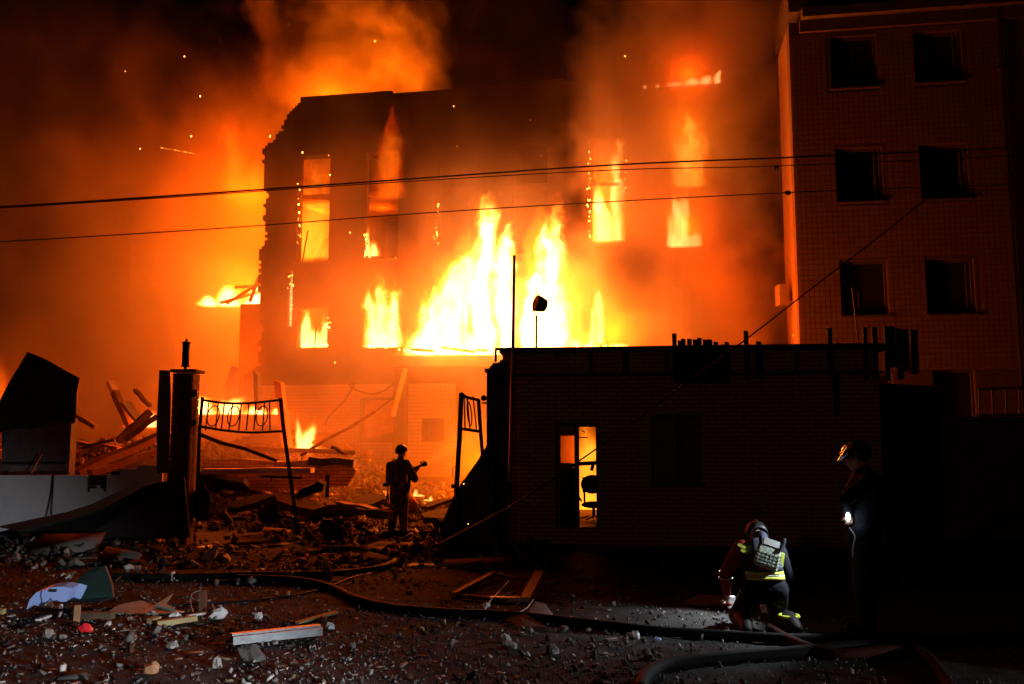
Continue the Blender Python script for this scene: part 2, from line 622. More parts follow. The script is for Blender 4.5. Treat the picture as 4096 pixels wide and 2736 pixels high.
# ------------------------------------------------------------------ ground
def ground():
    def axis(n, a, b, k):
        t = np.linspace(-1, 1, n)
        return a + b * np.sinh(k * t) / math.sinh(k)
    xs = axis(520, 0, 90, 4.2)
    ys = np.concatenate([np.linspace(-20, 4, 20, endpoint=False), np.linspace(4, 14, 260, endpoint=False), np.linspace(14, 34, 240, endpoint=False), np.geomspace(34, 260, 40)])
    X, Y = np.meshgrid(xs, ys)
    Z = gz(X, Y)
    v = np.stack([X.ravel(), Y.ravel(), Z.ravel()], 1)
    ny, nx = X.shape
    idx = np.arange(ny * nx).reshape(ny, nx)
    f = np.stack([idx[:-1, :-1].ravel(), idx[:-1, 1:].ravel(), idx[1:, 1:].ravel(), idx[1:, :-1].ravel()], 1)
    me = bpy.data.meshes.new('ground')
    me.vertices.add(len(v)); me.vertices.foreach_set('co', v.ravel())
    me.loops.add(f.size); me.loops.foreach_set('vertex_index', f.ravel())
    me.polygons.add(len(f)); me.polygons.foreach_set('loop_start', np.arange(0, f.size, 4)); me.polygons.foreach_set('loop_total', np.full(len(f), 4))
    me.polygons.foreach_set('use_smooth', np.ones(len(f), bool))
    me.update(); me.materials.append(M_asphalt)
    o = bpy.data.objects.new('ground', me); col.objects.link(o)
    tag(o, 'dark dirty asphalt and earth strewn with rubble', kind='structure')


ground()

ICO_V = []
ph = (1 + 5 ** .5) / 2
for a in (-1, 1):
    for b in (-ph, ph):
        ICO_V += [(0, a, b), (a, b, 0), (b, 0, a)]
ICO_V = np.array(ICO_V, float); ICO_V /= np.linalg.norm(ICO_V[0])


def _ico_faces():
    bm = bmesh.new()
    vs = [bm.verts.new(v) for v in ICO_V]
    bmesh.ops.convex_hull(bm, input=vs)
    bm.verts.index_update()
    fs = [[vs.index(v) for v in f.verts] for f in bm.faces]
    bm.free()
    return np.array(fs)


ICO_F = _ico_faces()
CUBE_V = np.array([(x, y, z) for x in (-.7, .7) for y in (-.7, .7) for z in (-.7, .7)], float)
CUBE_F = np.array([(0, 1, 3), (0, 3, 2), (4, 6, 7), (4, 7, 5), (0, 4, 5), (0, 5, 1), (2, 3, 7), (2, 7, 6), (0, 2, 6), (0, 6, 4), (1, 5, 7), (1, 7, 3)])


def rand_rot(n):
    q = rng.normal(size=(n, 4)); q /= np.linalg.norm(q, axis=1)[:, None]
    w_, x, y, z = q.T
    return np.stack([np.stack([1 - 2 * (y * y + z * z), 2 * (x * y - w_ * z), 2 * (x * z + w_ * y)], -1),
                     np.stack([2 * (x * y + w_ * z), 1 - 2 * (x * x + z * z), 2 * (y * z - w_ * x)], -1),
                     np.stack([2 * (x * z - w_ * y), 2 * (y * z + w_ * x), 1 - 2 * (x * x + y * y)], -1)], 1)


PAL = np.array([(.17, .16, .15), (.10, .095, .09), (.26, .25, .23), (.13, .06, .04), (.50, .49, .46), (.07, .065, .06), (.18, .14, .09), (.035, .03, .03)])


def stones(name, label, xy, size, pal_w, flat=.6, sink=.25, shards=False, zfun=gz):
    n = len(xy)
    base_v, base_f = (CUBE_V, CUBE_F)
    nv = len(base_v)
    V = np.repeat(base_v[None], n, 0) * (1 + rng.uniform(-.28, .28, (n, nv, 3)))
    if shards:
        V = V * np.stack([rng.uniform(.6, 2.2, n), rng.uniform(.4, 1.0, n), rng.uniform(.06, .25, n)], 1)[:, None, :]
    else:
        V = V * np.stack([rng.uniform(.8, 1.9, n), rng.uniform(.5, 1.1, n), rng.uniform(flat * .4, .75, n)], 1)[:, None, :]
    R = rand_rot(n)
    if shards:      # mostly lying flat
        a = rng.uniform(0, 2 * PI, n); t = rng.normal(0, .3, n); u = rng.normal(0, .3, n)
        ca, sa = np.cos(a), np.sin(a)
        Rz = np.zeros((n, 3, 3)); Rz[:, 0, 0] = ca; Rz[:, 0, 1] = -sa; Rz[:, 1, 0] = sa; Rz[:, 1, 1] = ca; Rz[:, 2, 2] = 1
        Rx = np.zeros((n, 3, 3)); Rx[:, 0, 0] = 1; Rx[:, 1, 1] = np.cos(t); Rx[:, 1, 2] = -np.sin(t); Rx[:, 2, 1] = np.sin(t); Rx[:, 2, 2] = np.cos(t)
        R = Rz @ Rx
    V = np.einsum('nij,nkj->nki', R, V) * size[:, None, None]
    z = zfun(xy[:, 0], xy[:, 1])
    low = V[:, :, 2].min(1)
    V[:, :, 0] += xy[:, 0][:, None]; V[:, :, 1] += xy[:, 1][:, None]
    V[:, :, 2] += (z - low - size * sink)[:, None]
    Fc = (base_f[None] + (np.arange(n) * nv)[:, None, None]).reshape(-1, 3)
    me = bpy.data.meshes.new(name)
    me.vertices.add(n * nv); me.vertices.foreach_set('co', V.reshape(-1))
    me.loops.add(Fc.size); me.loops.foreach_set('vertex_index', Fc.ravel())
    me.polygons.add(len(Fc)); me.polygons.foreach_set('loop_start', np.arange(0, Fc.size, 3)); me.polygons.foreach_set('loop_total', np.full(len(Fc), 3))
    me.update()
    pw = np.array(pal_w, float); pw /= pw.sum()
    c = PAL[rng.choice(len(PAL), n, p=pw)] * rng.uniform(.75, 1.25, (n, 1))
    ca = me.color_attributes.new('tint', 'FLOAT_COLOR', 'POINT')
    cc = np.ones((n, nv, 4)); cc[:, :, :3] = c[:, None, :] * .8
    ca.data.foreach_set('color', cc.ravel())
    me.materials.append(M_rubble)
    o = bpy.data.objects.new(name, me); col.objects.link(o)
    return tag(o, label, kind='stuff')


def logn(n, med, s, lo, hi):
    return np.clip(med * np.exp(rng.normal(0, s, n)), lo, hi)


def scatter_view(n, py0, py1, px0=-300, px1=4400, power=1.0):
    """ground points with roughly even cover over a span of distances"""
    y0 = CAMZ * F / (py1 - 1785); y1 = CAMZ * F / (py0 - 1785)
    Y = y0 * (y1 / y0) ** rng.uniform(0, 1, n)
    X = (rng.uniform(px0, px1, n) - 2048) / F * Y
    return np.stack([X, Y], 1)


# street in front of the gate: fine grit, chips and clods
a = scatter_view(26000, 2180, 2860)
k = vnoise(a[:, 0] * 1.1, a[:, 1] * 1.6, 11) + .45 * vnoise(a[:, 0] * .35, a[:, 1] * .4, 12) - .10 * np.clip(a[:, 0], 0, 6)
a = a[k > .55 + rng.uniform(-.25, .25, len(a))]
stones('grit', 'fine grit and plaster chips scattered over the street', a, logn(len(a), .0065, .5, .003, .03), (5, 4, 4, 1, 2, 3, 1, 3))
a = scatter_view(1900, 2200, 2800, -300, 2700)
k = vnoise(a[:, 0] * .8, a[:, 1] * 1.2, 21)
a = a[k > .42]
stones('broken_masonry', 'fist-sized lumps of masonry strewn over the street', a, logn(len(a), .013, .5, .007, .055), (4, 3, 3, 2, 2, 3, 1, 2))
a = scatter_view(1500, 2200, 2760, -300, 2500)
stones('splinters', 'flat splinters and shards strewn over the street', a, logn(len(a), .022, .5, .01, .08), (2, 3, 3, 1, 3, 2, 2, 2), shards=True)
a = scatter_view(900, 2425, 2520, -100, 1050)
stones('plaster_chips', 'bright white plaster flakes scattered among the timbers at the left', a, logn(len(a), .013, .5, .006, .05), (1, 0, 3, 0, 8, 0, 1, 0), shards=True)
a = scatter_view(260, 2200, 2330, 0, 1700)
stones('plaster_lumps', 'pale plaster lumps scattered before the gateway', a, logn(len(a), .026, .5, .012, .09), (1, 0, 3, 2, 4, 0, 1, 0))
# in and behind the gateway: larger rubble
a = np.stack([rng.uniform(-9.0, .6, 11000), rng.uniform(13.6, 23.5, 11000)], 1)
k = vnoise(a[:, 0] * 1.2, a[:, 1] * 1.2, 71) + .5 * vnoise(a[:, 0] * 4, a[:, 1] * 4, 72)
a = a[k > .62 + rng.uniform(-.25, .25, len(a))]
stones('gateway_rubble', 'brick and plaster rubble covering the ground in the gateway', a, logn(len(a), .022, .6, .010, .12), (4, 4, 2, 3, 1.2, 3, 1, 3))
a = np.stack([rng.uniform(-17, 1.0, 26000), rng.uniform(22, 30, 26000)], 1)
stones('collapse_rubble', 'heaped bricks and concrete below the burning building', a, logn(len(a), .034, .55, .018, .2), (2, 5, .8, 4, .1, 5, 1, 5))
a = np.stack([rng.uniform(-13, .6, 900), rng.uniform(13.5, 25, 900)], 1)
stones('board_splinters', 'splintered boards and flat shards in the gateway', a, logn(len(a), .14, .5, .06, .4), (2, 3, 2, 1, 2, 3, 3, 3), shards=True)

# ------------------------------------------------------------------ burning building
ANG = math.radians(-10)
BD = Vector((math.cos(ANG), math.sin(ANG), 0))
BP = Vector((-9.6, 34.3, 0))                       # left end of the facade line
BN = Vector((-BD.y, BD.x, 0))                      # into the building


def bs(px, py):
    p = on_plane(px, py, BP, BD)
    return (p - BP).dot(BD), p.z


bb = empty('burning_building', (-2, 33, 0), 'four-storey building with a ragged broken corner, flames in its windows and a torn roof', 'building')
cols = [(1190, 1312), (1458, 1592), (1752, 1890), (2050, 2190), (2360, 2503), (2665, 2812)]
holes = []
for k, (a, b) in enumerate(cols):
    s0 = bs(a, 1250)[0]; s1 = bs(b, 1250)[0]
    top1 = bs((a + b) / 2, 1200 if k else 1232)[1]
    sill1 = 5.42
    holes.append((s0, s1, sill1, top1 if k < 4 else 7.4))
    s0 = bs(a, 900)[0]; s1 = bs(b, 900)[0]
    holes.append((s0, s1, 8.72, 12.9))
crack = (bs(1157, 1200)[0], bs(1166, 1200)[0], bs(1160, 1305)[1], bs(1160, 1085)[1])
gwin = (bs(1445, 1700)[0], bs(1590, 1700)[0], bs(1500, 1765)[1], bs(1500, 1600)[1])
holes += [crack, gwin]
ROOFZ = bs(1200, 372)[1] - .22
BL = bs(1050, 900)[0]


def ragged(z):
    base = BL + .12 * math.sin(z * 1.3) + .22 * (float(vnoise(z * 2.1, 3.3, 31)) - .5)
    base += .16 * (float(vnoise(z * 9.1, 77.3, 35)) - .5) + .12 * (float(vnoise(z * 19.7, 7.3, 36)) - .5)
    if z > 13.2:
        base += (z - 13.2) * .62 + .35 * (float(vnoise(z * 3.0, 9.3, 32)) - .2)
    if z < 4.9:
        base -= .75 * min(1, (4.9 - z) * 2) - .6 * float(vnoise(z * 2.3, 1.3, 33)) - max(0, 2.6 - z) * .25
    return base


def bsolid(s, z):
    if s < ragged(z): return False
    rz = ROOFZ + .12 * (float(vnoise(s * 1.3, 5.5, 34)) - .5) + (.10 if 1 < s < 5 else 0)
    if z > rz: return False
    for (a, b, c, d) in holes:
        if a < s < b and c < z < d: return False
    return True


xs = lines(BL - 1.2, BL + 2.6, .11, ()) + lines(BL + 2.7, 22.5, .3, [q for h in holes for q in h[:2]])
zs = lines(-.5, ROOFZ + .5, .11, [q for h in holes for q in h[2:]])
wall_cells(BP, BD, xs, zs, .5, bsolid).build('wall', M_wallburn, bb)
# floor slabs, cross walls, back wall behind the facade
for z, t in ((4.6, .25), (7.95, .25), (11.25, .25)):
    m_ = MB()
    c0 = BP + BD * (BL + .9) + BN * .52
    c1 = BP + BD * 22.3 + BN * .52
    m_.prism([c0 + Vector((0, 0, z)), c1 + Vector((0, 0, z)), c1 + BN * 5.5 + Vector((0, 0, z)), c0 + BN * 3.5 + BD * 1.0 + Vector((0, 0, z))], (0, 0, t))
    m_.build('floor_slab', M_concd, bb)
m_ = MB()
c0 = BP + BD * (BL + 1.6) + BN * .52
c1 = BP + BD * 22.3 + BN * .52
m_.prism([c0 + Vector((0, 0, ROOFZ - .45)), c1 + Vector((0, 0, ROOFZ - .45)), c1 + BN * 5.5 + Vector((0, 0, ROOFZ - .45)), c0 + BN * 2.5 + BD * 2.2 + Vector((0, 0, ROOFZ - .45))], (0, 0, .22))
m_.build('roof', M_concd, bb)
for s in (3.1, 6.0, 9.2, 12.6, 16.0, 19.5):
    m_ = MB()
    p = BP + BD * (s - .1) + BN * .52
    m_.prism([p, p + BD * .22, p + BD * .22 + BN * 4.6, p + BN * 4.6], (0, 0, 13.9))
    m_.build('cross_wall', M_concd, bb)
# remains of window frames and sills
for k, (s0, s1, z0, z1) in enumerate(holes[:-2]):
    m_ = MB()
    q = lambda s, z, d: BP + BD * s + BN * d + Vector((0, 0, z))
    m_.bar(q(s0 - .06, z0 - .03, -.03), q(s1 + .06, z0 - .03, -.03), .12, .06)
    m_.build('sill', M_concd, bb)
    m_ = MB()
    m_.bar(q(s0 + .035, z0 + .02, .22), q(s0 + .035, z1 - .3 * random.random(), .22), .06, .07)
    if k % 2:
        m_.bar(q(s0, 11.25 + .05, .25), q(s1, 11.2, .25), .1, .12)
        m_.bar(q(s0 + .1, z0 + .05, .3), q(s0 + .3, z0 + 1.3, .3), .05, .05)
    else:
        m_.bar(q((s0 + s1) / 2, z0, .25), q((s0 + s1) / 2 + .05, z0 + .9, .25), .05, .06)
    m_.build('window_frame', M_wood, bb)
# fallen laths inside the first tall opening
for k in range(9):
    s0, s1, z0, z1 = holes[1]
    a = BP + BD * (s0 + .1 + .11 * k) + BN * 1.2 + Vector((0, 0, z0 + .05)); b = a + BD * (.55 + .05 * k) + Vector((0, 0, 1.1 + .12 * k))
    MB().bar(a, b, .04, .05).build('lath', M_wood, bb)
# sheet leaning over the ground-floor window, with its tattered drapery of cables
s0, s1, z0, z1 = gwin
m_ = MB()
q = lambda s, z, d: BP + BD * s + BN * d + Vector((0, 0, z))
m_.prism([q(s0 + .04, z0 + .1, .2), q(s1 - .1, z0 + .35, .2), q(s1 - .02, z1, .2), q(s0 + .04, z1, .2)], BN * .03)
m_.build('window_board', M_woodr, bb)
gx0 = bs(1035, 1600)[0]; gx1 = bs(1580, 1600)[0]
tile_field(bb, BP, BD, gx0, gx1, bs(1300, 1960)[1], bs(1300, 1530)[1], .125, .125, .014, .02, M_tile_soot,
           lambda s, z: bsolid(s, z), lambda p: abs(p.z - 2.6) + abs(p.x + 6) * .3)

# annex with the flat roof the big fire stands on
AP = Vector((-3.75, 29.6, 0))
AX = 13.2
an = empty('roofed_annex', (0, 29, 0), 'single-storey annex with a thick flat roof slab under the tallest flames', 'building')
adoor = (.55, 1.15, -1, 0)
a2 = (2.0, 3.3, -1, 3.3)


def asolid(s, z):
    return not (a2[0] < s < a2[1] and z < a2[3]) and not (.9 < s < 1.55 and 2.0 < z < 2.6)


wall_cells(AP, BD, lines(.0, AX, .5, a2[:2] + (.9, 1.55)), lines(-.4, 4.3, .4, (a2[3], 2.0, 2.6)), .4, asolid).build('wall', M_wallburn, an)
AN = BN
m_ = MB()
p = AP - BD * .25 - AN * .55
m_.prism([p + Vector((0, 0, 4.3)), p + BD * (AX + .3) + Vector((0, 0, 4.3)), p + BD * (AX + .3) + AN * 4.2 + Vector((0, 0, 4.3)), p + AN * 4.4 + Vector((0, 0, 4.3))], (0, 0, .33))
m_.build('roof', M_concd, an)
p = AP + Vector((.02, -.32, 0))
MB().box(p + Vector((.17, 0, 2.05)), (.34, .42, 4.4), (0, 0, ANG)).build('pier', M_wallburn, an)
m_ = MB(); p = AP + Vector((0, .42, 0))
m_.prism([p, p + BD * .3, p + BD * .3 + BN * 3.6, p + BN * 3.6], (0, 0, 4.28)); m_.build('side_wall', M_wallburn, an)
tile_field(an, AP, BD, .1, 2.0, .8, 3.9, .125, .125, .014, .02, M_tile_soot, asolid, lambda p: p.x)
# broken board leaning on the pier, pale splinter
m_ = MB(); m_.bar(on_plane(1622, 1475, AP - AN * .9, BD), on_plane(1572, 1665, AP - AN * 1.3, BD), .13, .05)
tag(m_.build('hanging_board', M_woodr, None), 'pale torn board hanging at a slant in front of the annex pier', 'board')
# loose boards on the annex roof, dark against the fire
for k, (x0, y0, x1, y1) in enumerate(((1650, 1398, 1730, 1404), (1770, 1390, 1900, 1408), (1905, 1402, 1945, 1402))):
    m_ = MB(); m_.bar(at(x0, y0, 28.4), at(x1, y1, 28.2), .3, .07)
    tag(m_.build('roof_board', M_wood), ('short charred board at the left corner of the annex roof', 'long charred board tilting on the annex roof edge', 'stubby charred block on the annex roof beside the bright flame')[k], 'board')

# ruined wing behind, left of the ragged corner
rw = empty('ruined_wing', (-11.2, 37.5, 0), 'narrow surviving wall stump of the collapsed wing, left of the ragged corner', 'building')
p0 = at(962, 1216, 36.6); p1 = at(1080, 1216, 36.6)
wall_cells((p0.x, 36.6, 0), (1, -.1, 0), lines(0, p1.x - p0.x, .2), lines(-.4, p0.z, .2), .5,
           lambda s, z: z < p0.z - .05 + .25 * (float(vnoise(s * 4, 1, 41)) - .6)).build('wall', M_wallburn, rw)
# burning roof rafters resting on the stump
for k, (x0, y0, x1, y1) in enumerate(((905, 1215, 1060, 1120), (1000, 1205, 1035, 1110), (880, 1212, 1050, 1165), (940, 1150, 1060, 1140))):
    m_ = MB(); m_.bar(at(x0, y0, 36.2 + .3 * k), at(x1, y1, 36.9 + .3 * k), .1, .12)
    tag(m_.build('burning_rafter', M_wood), ('long rafter slanting up through the fire beside the ragged corner', 'short steep rafter standing in the fire beside the ragged corner',
        'low rafter lying almost flat in the fire beside the ragged corner', 'topmost level rafter in the fire beside the ragged corner')[k], 'beam')
# leaning concrete panels by the corner
for k, (pts, Y, m__) in enumerate((
        (((925, 1462), (942, 1470), (925, 1600), (880, 1605)), 28.5, M_concd),
        (((985, 1500), (1008, 1480), (1005, 1610), (955, 1620)), 27.8, M_concd),
        (((1012, 1480), (1030, 1500), (1035, 1640), (1018, 1640)), 27.0, M_concd),
        (((1095, 1520), (1122, 1530), (1158, 1790), (1128, 1795)), 25.0, M_woodr))):
    m_ = MB(); m_.prism([at(x, y, Y + (1650 - y) * .001) for x, y in pts], (.05, .22, 0))
    tag(m_.build('leaning_slab', m__), ('leftmost upright slab leaning left of the wall stump', 'upright slab leaning against the ragged corner', 'thin upright splinter at the foot of the ragged corner',
        'tall narrow pale slab leaning behind the right end of the bent gate leaf')[k], 'concrete slab')

# ------------------------------------------------------------------ right-hand tiled building
RD = Vector((math.cos(math.radians(-9)), math.sin(math.radians(-9)), 0))
RN = Vector((-RD.y, RD.x, 0))
rp0 = at(3200, 1380, 26.0); RP = Vector((rp0.x, 26.0, 0))
rb = empty('tiled_building', (RP.x + 4, 26, 0), 'tall dark building clad in small square tiles with six black window openings', 'building')


def rs(px, py):
    p = on_plane(px, py, RP, RD)
    return (p - RP).dot(RD), p.z


rwin = []
for (x0, x1, y0, y1) in ((3318, 3508, 142, 350), (3656, 3850, 125, 328), (3340, 3532, 590, 806), (3680, 3876, 576, 795), (3360, 3553, 1043, 1262), (3704, 3902, 1036, 1256),
                         (3380, 3575, 1490, 1690), (3730, 3905, 1480, 1690)):
    a = rs(x0 + 4, (y0 + y1) / 2); b = rs(x1, (y0 + y1) / 2)
    z1 = rs((x0 + x1) / 2, y0)[1]; z0 = rs((x0 + x1) / 2, y1)[1]
    rwin.append((a[0], b[0], z0, z1))
W2 = rwin[1][0]; DX = rwin[3][0] - rwin[2][0]
for (z0, z1) in [r[2:] for r in rwin[0:6:2]]:
    rwin.append((rwin[3][0] + DX * 1.35, rwin[3][1] + DX * 1.35, z0, z1))


def rsolid(s, z):
    for (a, b, c, d) in rwin:
        if a < s < b and c < z < d: return False
    return 0 <= s <= 12 and z < 14.45


RTOP = rs(3600, 62)[1]
wall_cells(RP, RD, lines(0, 12, .6, [q for h in rwin for q in h[:2]]), lines(-.4, RTOP, .6, [q for h in rwin for q in h[2:]]), .45, rsolid).build('wall', M_joint, rb)
m_ = MB(); p = RP + RN * .452
m_.prism([p, p + RD * .35, p + RD * .35 + RN * 2.0, p + RN * 2.0], (0, 0, RTOP)); m_.build('side_wall', mat('pale_side_render', (.20, .15, .12), .9, .15, 1.2, .25), rb)
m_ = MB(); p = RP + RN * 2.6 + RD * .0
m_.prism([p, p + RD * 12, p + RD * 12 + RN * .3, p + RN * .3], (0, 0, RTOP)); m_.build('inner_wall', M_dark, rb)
m_ = MB(); p = RP - RN * .38 + RD * .35 + Vector((0, 0, RTOP))
m_.prism([p, p + RD * 11.6, p + RD * 11.6 + RN * 3.4, p + RN * 3.4], (0, 0, .28)); m_.build('eaves', M_concd, rb)
m_ = MB(); p = RP - RN * .14 + RD * .3 + Vector((0, 0, RTOP - .36))
m_.prism([p, p + RD * 11.6, p + RD * 11.6 + RN * .13, p + RN * .13], (0, 0, .34)); m_.build('cornice', M_joint, rb)
m_ = MB(); p = RP - RN * .1 + Vector((0, 0, RTOP + .3)); m_.prism([p, p + RD * 12, p + RD * 12 + RN * 3, p + RN * 3], (0, 0, 1.0)); m_.build('parapet', M_concd, rb)
qr = lambda s, z, d: RP + RD * s + RN * d + Vector((0, 0, z))
for k, (a, b, c, d) in enumerate(rwin):
    m_ = MB()
    for (s0, z0, s1, z1) in ((a, c + .035, b, c + .035), (a, d - .035, b, d - .035), (a + .035, c + .07, a + .035, d - .07), (b - .035, c + .07, b - .035, d - .07)):
        m_.bar(qr(s0, z0, .2), qr(s1, z1, .2), .06, .06) if z0 == z1 else m_.bar(qr(s0, z0, .2), qr(s1, z1, .2), .06, .06)
    fr = m_.build('window', M_frame, rb)
    if k not in (2, 3):
        MB().box(qr((a + b) / 2 + (.25 if k in (0, 5) else 0), (c + d) / 2, .22), (b - a - .16 - (.5 if k in (0, 5) else 0), .01, d - c - .16), (0, 0, math.radians(-9))).build('pane', M_glass, fr)
    if k in (1, 3, 5, 2):
        o_ = MB().bar(qr(b - .2, c + .1, .1), qr(b - .22, d - .15, .05), .05, .03).build('casement', M_frame, fr)
    if k == 4:
        MB().bar(qr(a + .5, c, .2), qr(a + .5, c + .75, .2), .05, .05).build('mullion', M_frame, fr)
    MB().bar(qr(a - .05, c - .03, -.03), qr(b + .05, c - .03, -.03), .1, .05).build('sill', M_joint, rb)
m_ = MB(); p = rs(3984, 0); p2 = rs(4062, 1180)
m_.tube([qr((p[0] + p2[0]) / 2, z, -.1) for z in (0, 5, 10, RTOP)], .055, 8); m_.build('drainpipe', M_metal, rb)
for z in (3, 6.2, 9.4, 12.6):
    MB().box(qr((p[0] + p2[0]) / 2, z, -.055), (.16, .1, .05), (0, 0, math.radians(-9))).build('pipe_bracket', M_metal, rb)
tile_field(rb, RP, RD, .02, 8.9, 3.9, RTOP - .37, .145, .155, .016, .014, M_tile, rsolid, lambda p: abs(p.z - 12) + abs(p.x - 10.3) * .7)
# small box on the side wall, with its cable
p = at(3138, 1180, 27.2)
MB().box((RP.x - .12, 27.3, p.z), (.2, .5, .62)).build('vent_box', M_galv, rb)

# balcony railing low on the right
rl = empty('balcony_railing', at(4010, 1660, 21.5), 'dark metal railing low on the right building beyond the shed roof', 'railing')
MB().bar(at(3905, 1556, 21.5), at(4300, 1548, 21.0), .05, .05).build('rail', M_metal, rl)
MB().bar(at(3905, 1662, 21.5), at(4300, 1655, 21.0), .05, .05).build('rail', M_metal, rl)
for k in range(8):
    x = 3915 + k * 54
    MB().bar(at(x, 1553, 21.45), at(x + 3, 1662, 21.45), .035, .035).build('baluster', M_metal, rl)
# low dark wall right
m_ = MB(); a = at(3460, 1668, 17.6); b = at(4500, 1668, 17.2)
m_.prism([(a.x, a.y, 0), (b.x, b.y, 0), (b.x, b.y + .3, 0), (a.x, a.y + .3, 0)], (0, 0, a.z))
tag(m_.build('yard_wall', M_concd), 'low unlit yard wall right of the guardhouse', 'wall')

# ------------------------------------------------------------------ guardhouse
GP = Vector((at(2010, 1500, 17.0).x, 17.0, 0))
gr = at(3514, 1500, 16.2)
GD = (Vector((gr.x, 16.2, 0)) - GP).normalized()
GN = Vector((-GD.y, GD.x, 0))
GW = (Vector((gr.x, 16.2, 0)) - GP).length
gh = empty('guardhouse', GP + GD * GW / 2, 'low flat-roofed brick guardhouse in darkness with fire showing through its open doorway', 'building')


def gs(px, py):
    p = on_plane(px, py, GP, GD)
    return (p - GP).dot(GD), p.z


def qg(s, z, d=0):
    return GP + GD * s + GN * d + Vector((0, 0, z))


GTOP = gs(2300, 1412)[1]
d0, d1 = gs(2222, 1850)[0], gs(2397, 1850)[0]
dz0, dz1 = .32, gs(2300, 1690)[1]
w0, w1 = gs(2605, 1800)[0], gs(2803, 1800)[0]
wz0, wz1 = gs(2700, 1930)[1], gs(2700, 1656)[1]
sill2 = gs(2260, 1862)[1]


def gsolid(s, z):
    if d0 < s < d1 and dz0 < z < dz1: return False
    if w0 < s < w1 and wz0 < z < wz1: return False
    return True


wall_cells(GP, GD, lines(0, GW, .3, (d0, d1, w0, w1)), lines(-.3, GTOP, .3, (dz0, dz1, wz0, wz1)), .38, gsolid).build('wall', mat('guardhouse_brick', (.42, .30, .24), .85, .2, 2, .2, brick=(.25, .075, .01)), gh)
GDEP = 4.6
for s, nme in ((0, 'side_wall'), (GW - .38, 'side_wall')):
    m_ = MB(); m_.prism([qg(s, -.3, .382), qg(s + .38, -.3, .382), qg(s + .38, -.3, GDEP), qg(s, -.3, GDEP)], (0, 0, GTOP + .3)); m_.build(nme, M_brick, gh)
# back wall with a wide opening in line with the doorway
b0 = gs(2225, 1800)[0] + .05; b1 = b0 + 1.9


def gbsolid(s, z):
    return not (b0 < s < b1 and .3 < z < 2.75)


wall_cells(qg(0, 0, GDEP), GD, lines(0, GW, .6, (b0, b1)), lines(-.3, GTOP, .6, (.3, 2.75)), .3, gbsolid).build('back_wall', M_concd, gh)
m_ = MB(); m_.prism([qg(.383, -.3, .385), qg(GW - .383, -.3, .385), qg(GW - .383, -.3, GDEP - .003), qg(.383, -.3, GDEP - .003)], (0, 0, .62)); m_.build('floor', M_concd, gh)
m_ = MB(); m_.prism([qg(-.05, GTOP + .003, -.12), qg(GW + .2, GTOP + .003, -.12), qg(GW + .2, GTOP + .003, GDEP + .5), qg(-.05, GTOP + .003, GDEP + .5)], (0, 0, .1)); m_.build('roof', M_concd, gh)
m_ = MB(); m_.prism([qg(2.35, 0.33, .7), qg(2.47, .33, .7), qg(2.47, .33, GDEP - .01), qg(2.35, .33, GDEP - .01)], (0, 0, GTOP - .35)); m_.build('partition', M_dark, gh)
# doorway joinery
x_m = gs(2306, 1850)[0]
fr = MB()
fr.bar(qg(d0 + .04, dz0, .15), qg(d0 + .04, dz1, .15), .08, .08)
fr.bar(qg(d1 - .03, dz0, .15), qg(d1 - .03, dz1, .15), .06, .08)
fr.bar(qg(d0, dz1 - .04, .15), qg(d1, dz1 - .04, .15), .08, .08)
fo = fr.build('door_frame', M_frame, gh)
MB().bar(qg(x_m, dz0, .15), qg(x_m, dz1 - .08, .15), .085, .08).build('mullion', M_frame, fo)
MB().bar(qg(d0 + .08, sill2, .14), qg(x_m - .04, sill2, .14), .09, .07).build('transom', M_frame, fo)
MB().box(qg((d0 + x_m) / 2 + .02, (dz1 - .08 + gs(2260, 1742)[1]) / 2, .15), (x_m - d0 - .12, .04, dz1 - .08 - gs(2260, 1742)[1]), (0, 0, math.atan2(GD.y, GD.x))).build('upper_panel', M_woodr, fo)
MB().box(qg((d0 + x_m) / 2 + .02, (sill2 - .04 + dz0) / 2, .15), (x_m - d0 - .12, .05, sill2 - .04 - dz0), (0, 0, math.atan2(GD.y, GD.x))).build('lower_panel', M_slat, fo)
mg = bpy.data.materials.new('dirty_translucent_glass'); mg.use_nodes = True
_b = mg.node_tree.nodes['Principled BSDF']; _b.inputs['Base Color'].default_value = (.28, .16, .1, 1); _b.inputs['Transmission Weight'].default_value = 1; _b.inputs['Roughness'].default_value = .6; _b.inputs['IOR'].default_value = 1.1
MB().box(qg((d0 + x_m) / 2 + .02, (gs(2260, 1742)[1] + sill2 + .04) / 2, .16), (x_m - d0 - .13, .012, gs(2260, 1742)[1] - sill2 - .05), (0, 0, math.atan2(GD.y, GD.x))).build('pane', mg, fo)
# scorched ledge crossing the open half with rags hanging from it
m_ = MB(); zc = gs(2350, 1857)[1]
m_.bar(qg(x_m + .03, zc, .5), qg(d1 + .02, zc + .02, .5), .12, .075)
m_.bar(qg(d1 - .13, zc - .02, .5), qg(d1 - .16, zc - .13, .5), .06, .06)
m_.bar(qg(d1 - .05, zc + .03, .5), qg(d1 - .02, zc + .16, .5), .07, .05)
m_.build('burnt_ledge', M_wood, gh)
m_ = MB(); m_.bar(qg(x_m + .03, gs(2330, 1748)[1], .5), qg(x_m + .2, gs(2330, 1750)[1], .5), .02, .02)
m_.bar(qg(x_m + .08, gs(2330, 1720)[1], .5), qg(x_m + .14, gs(2330, 1728)[1], .5), .02, .02)
m_.build('torn_lath', M_wood, gh)
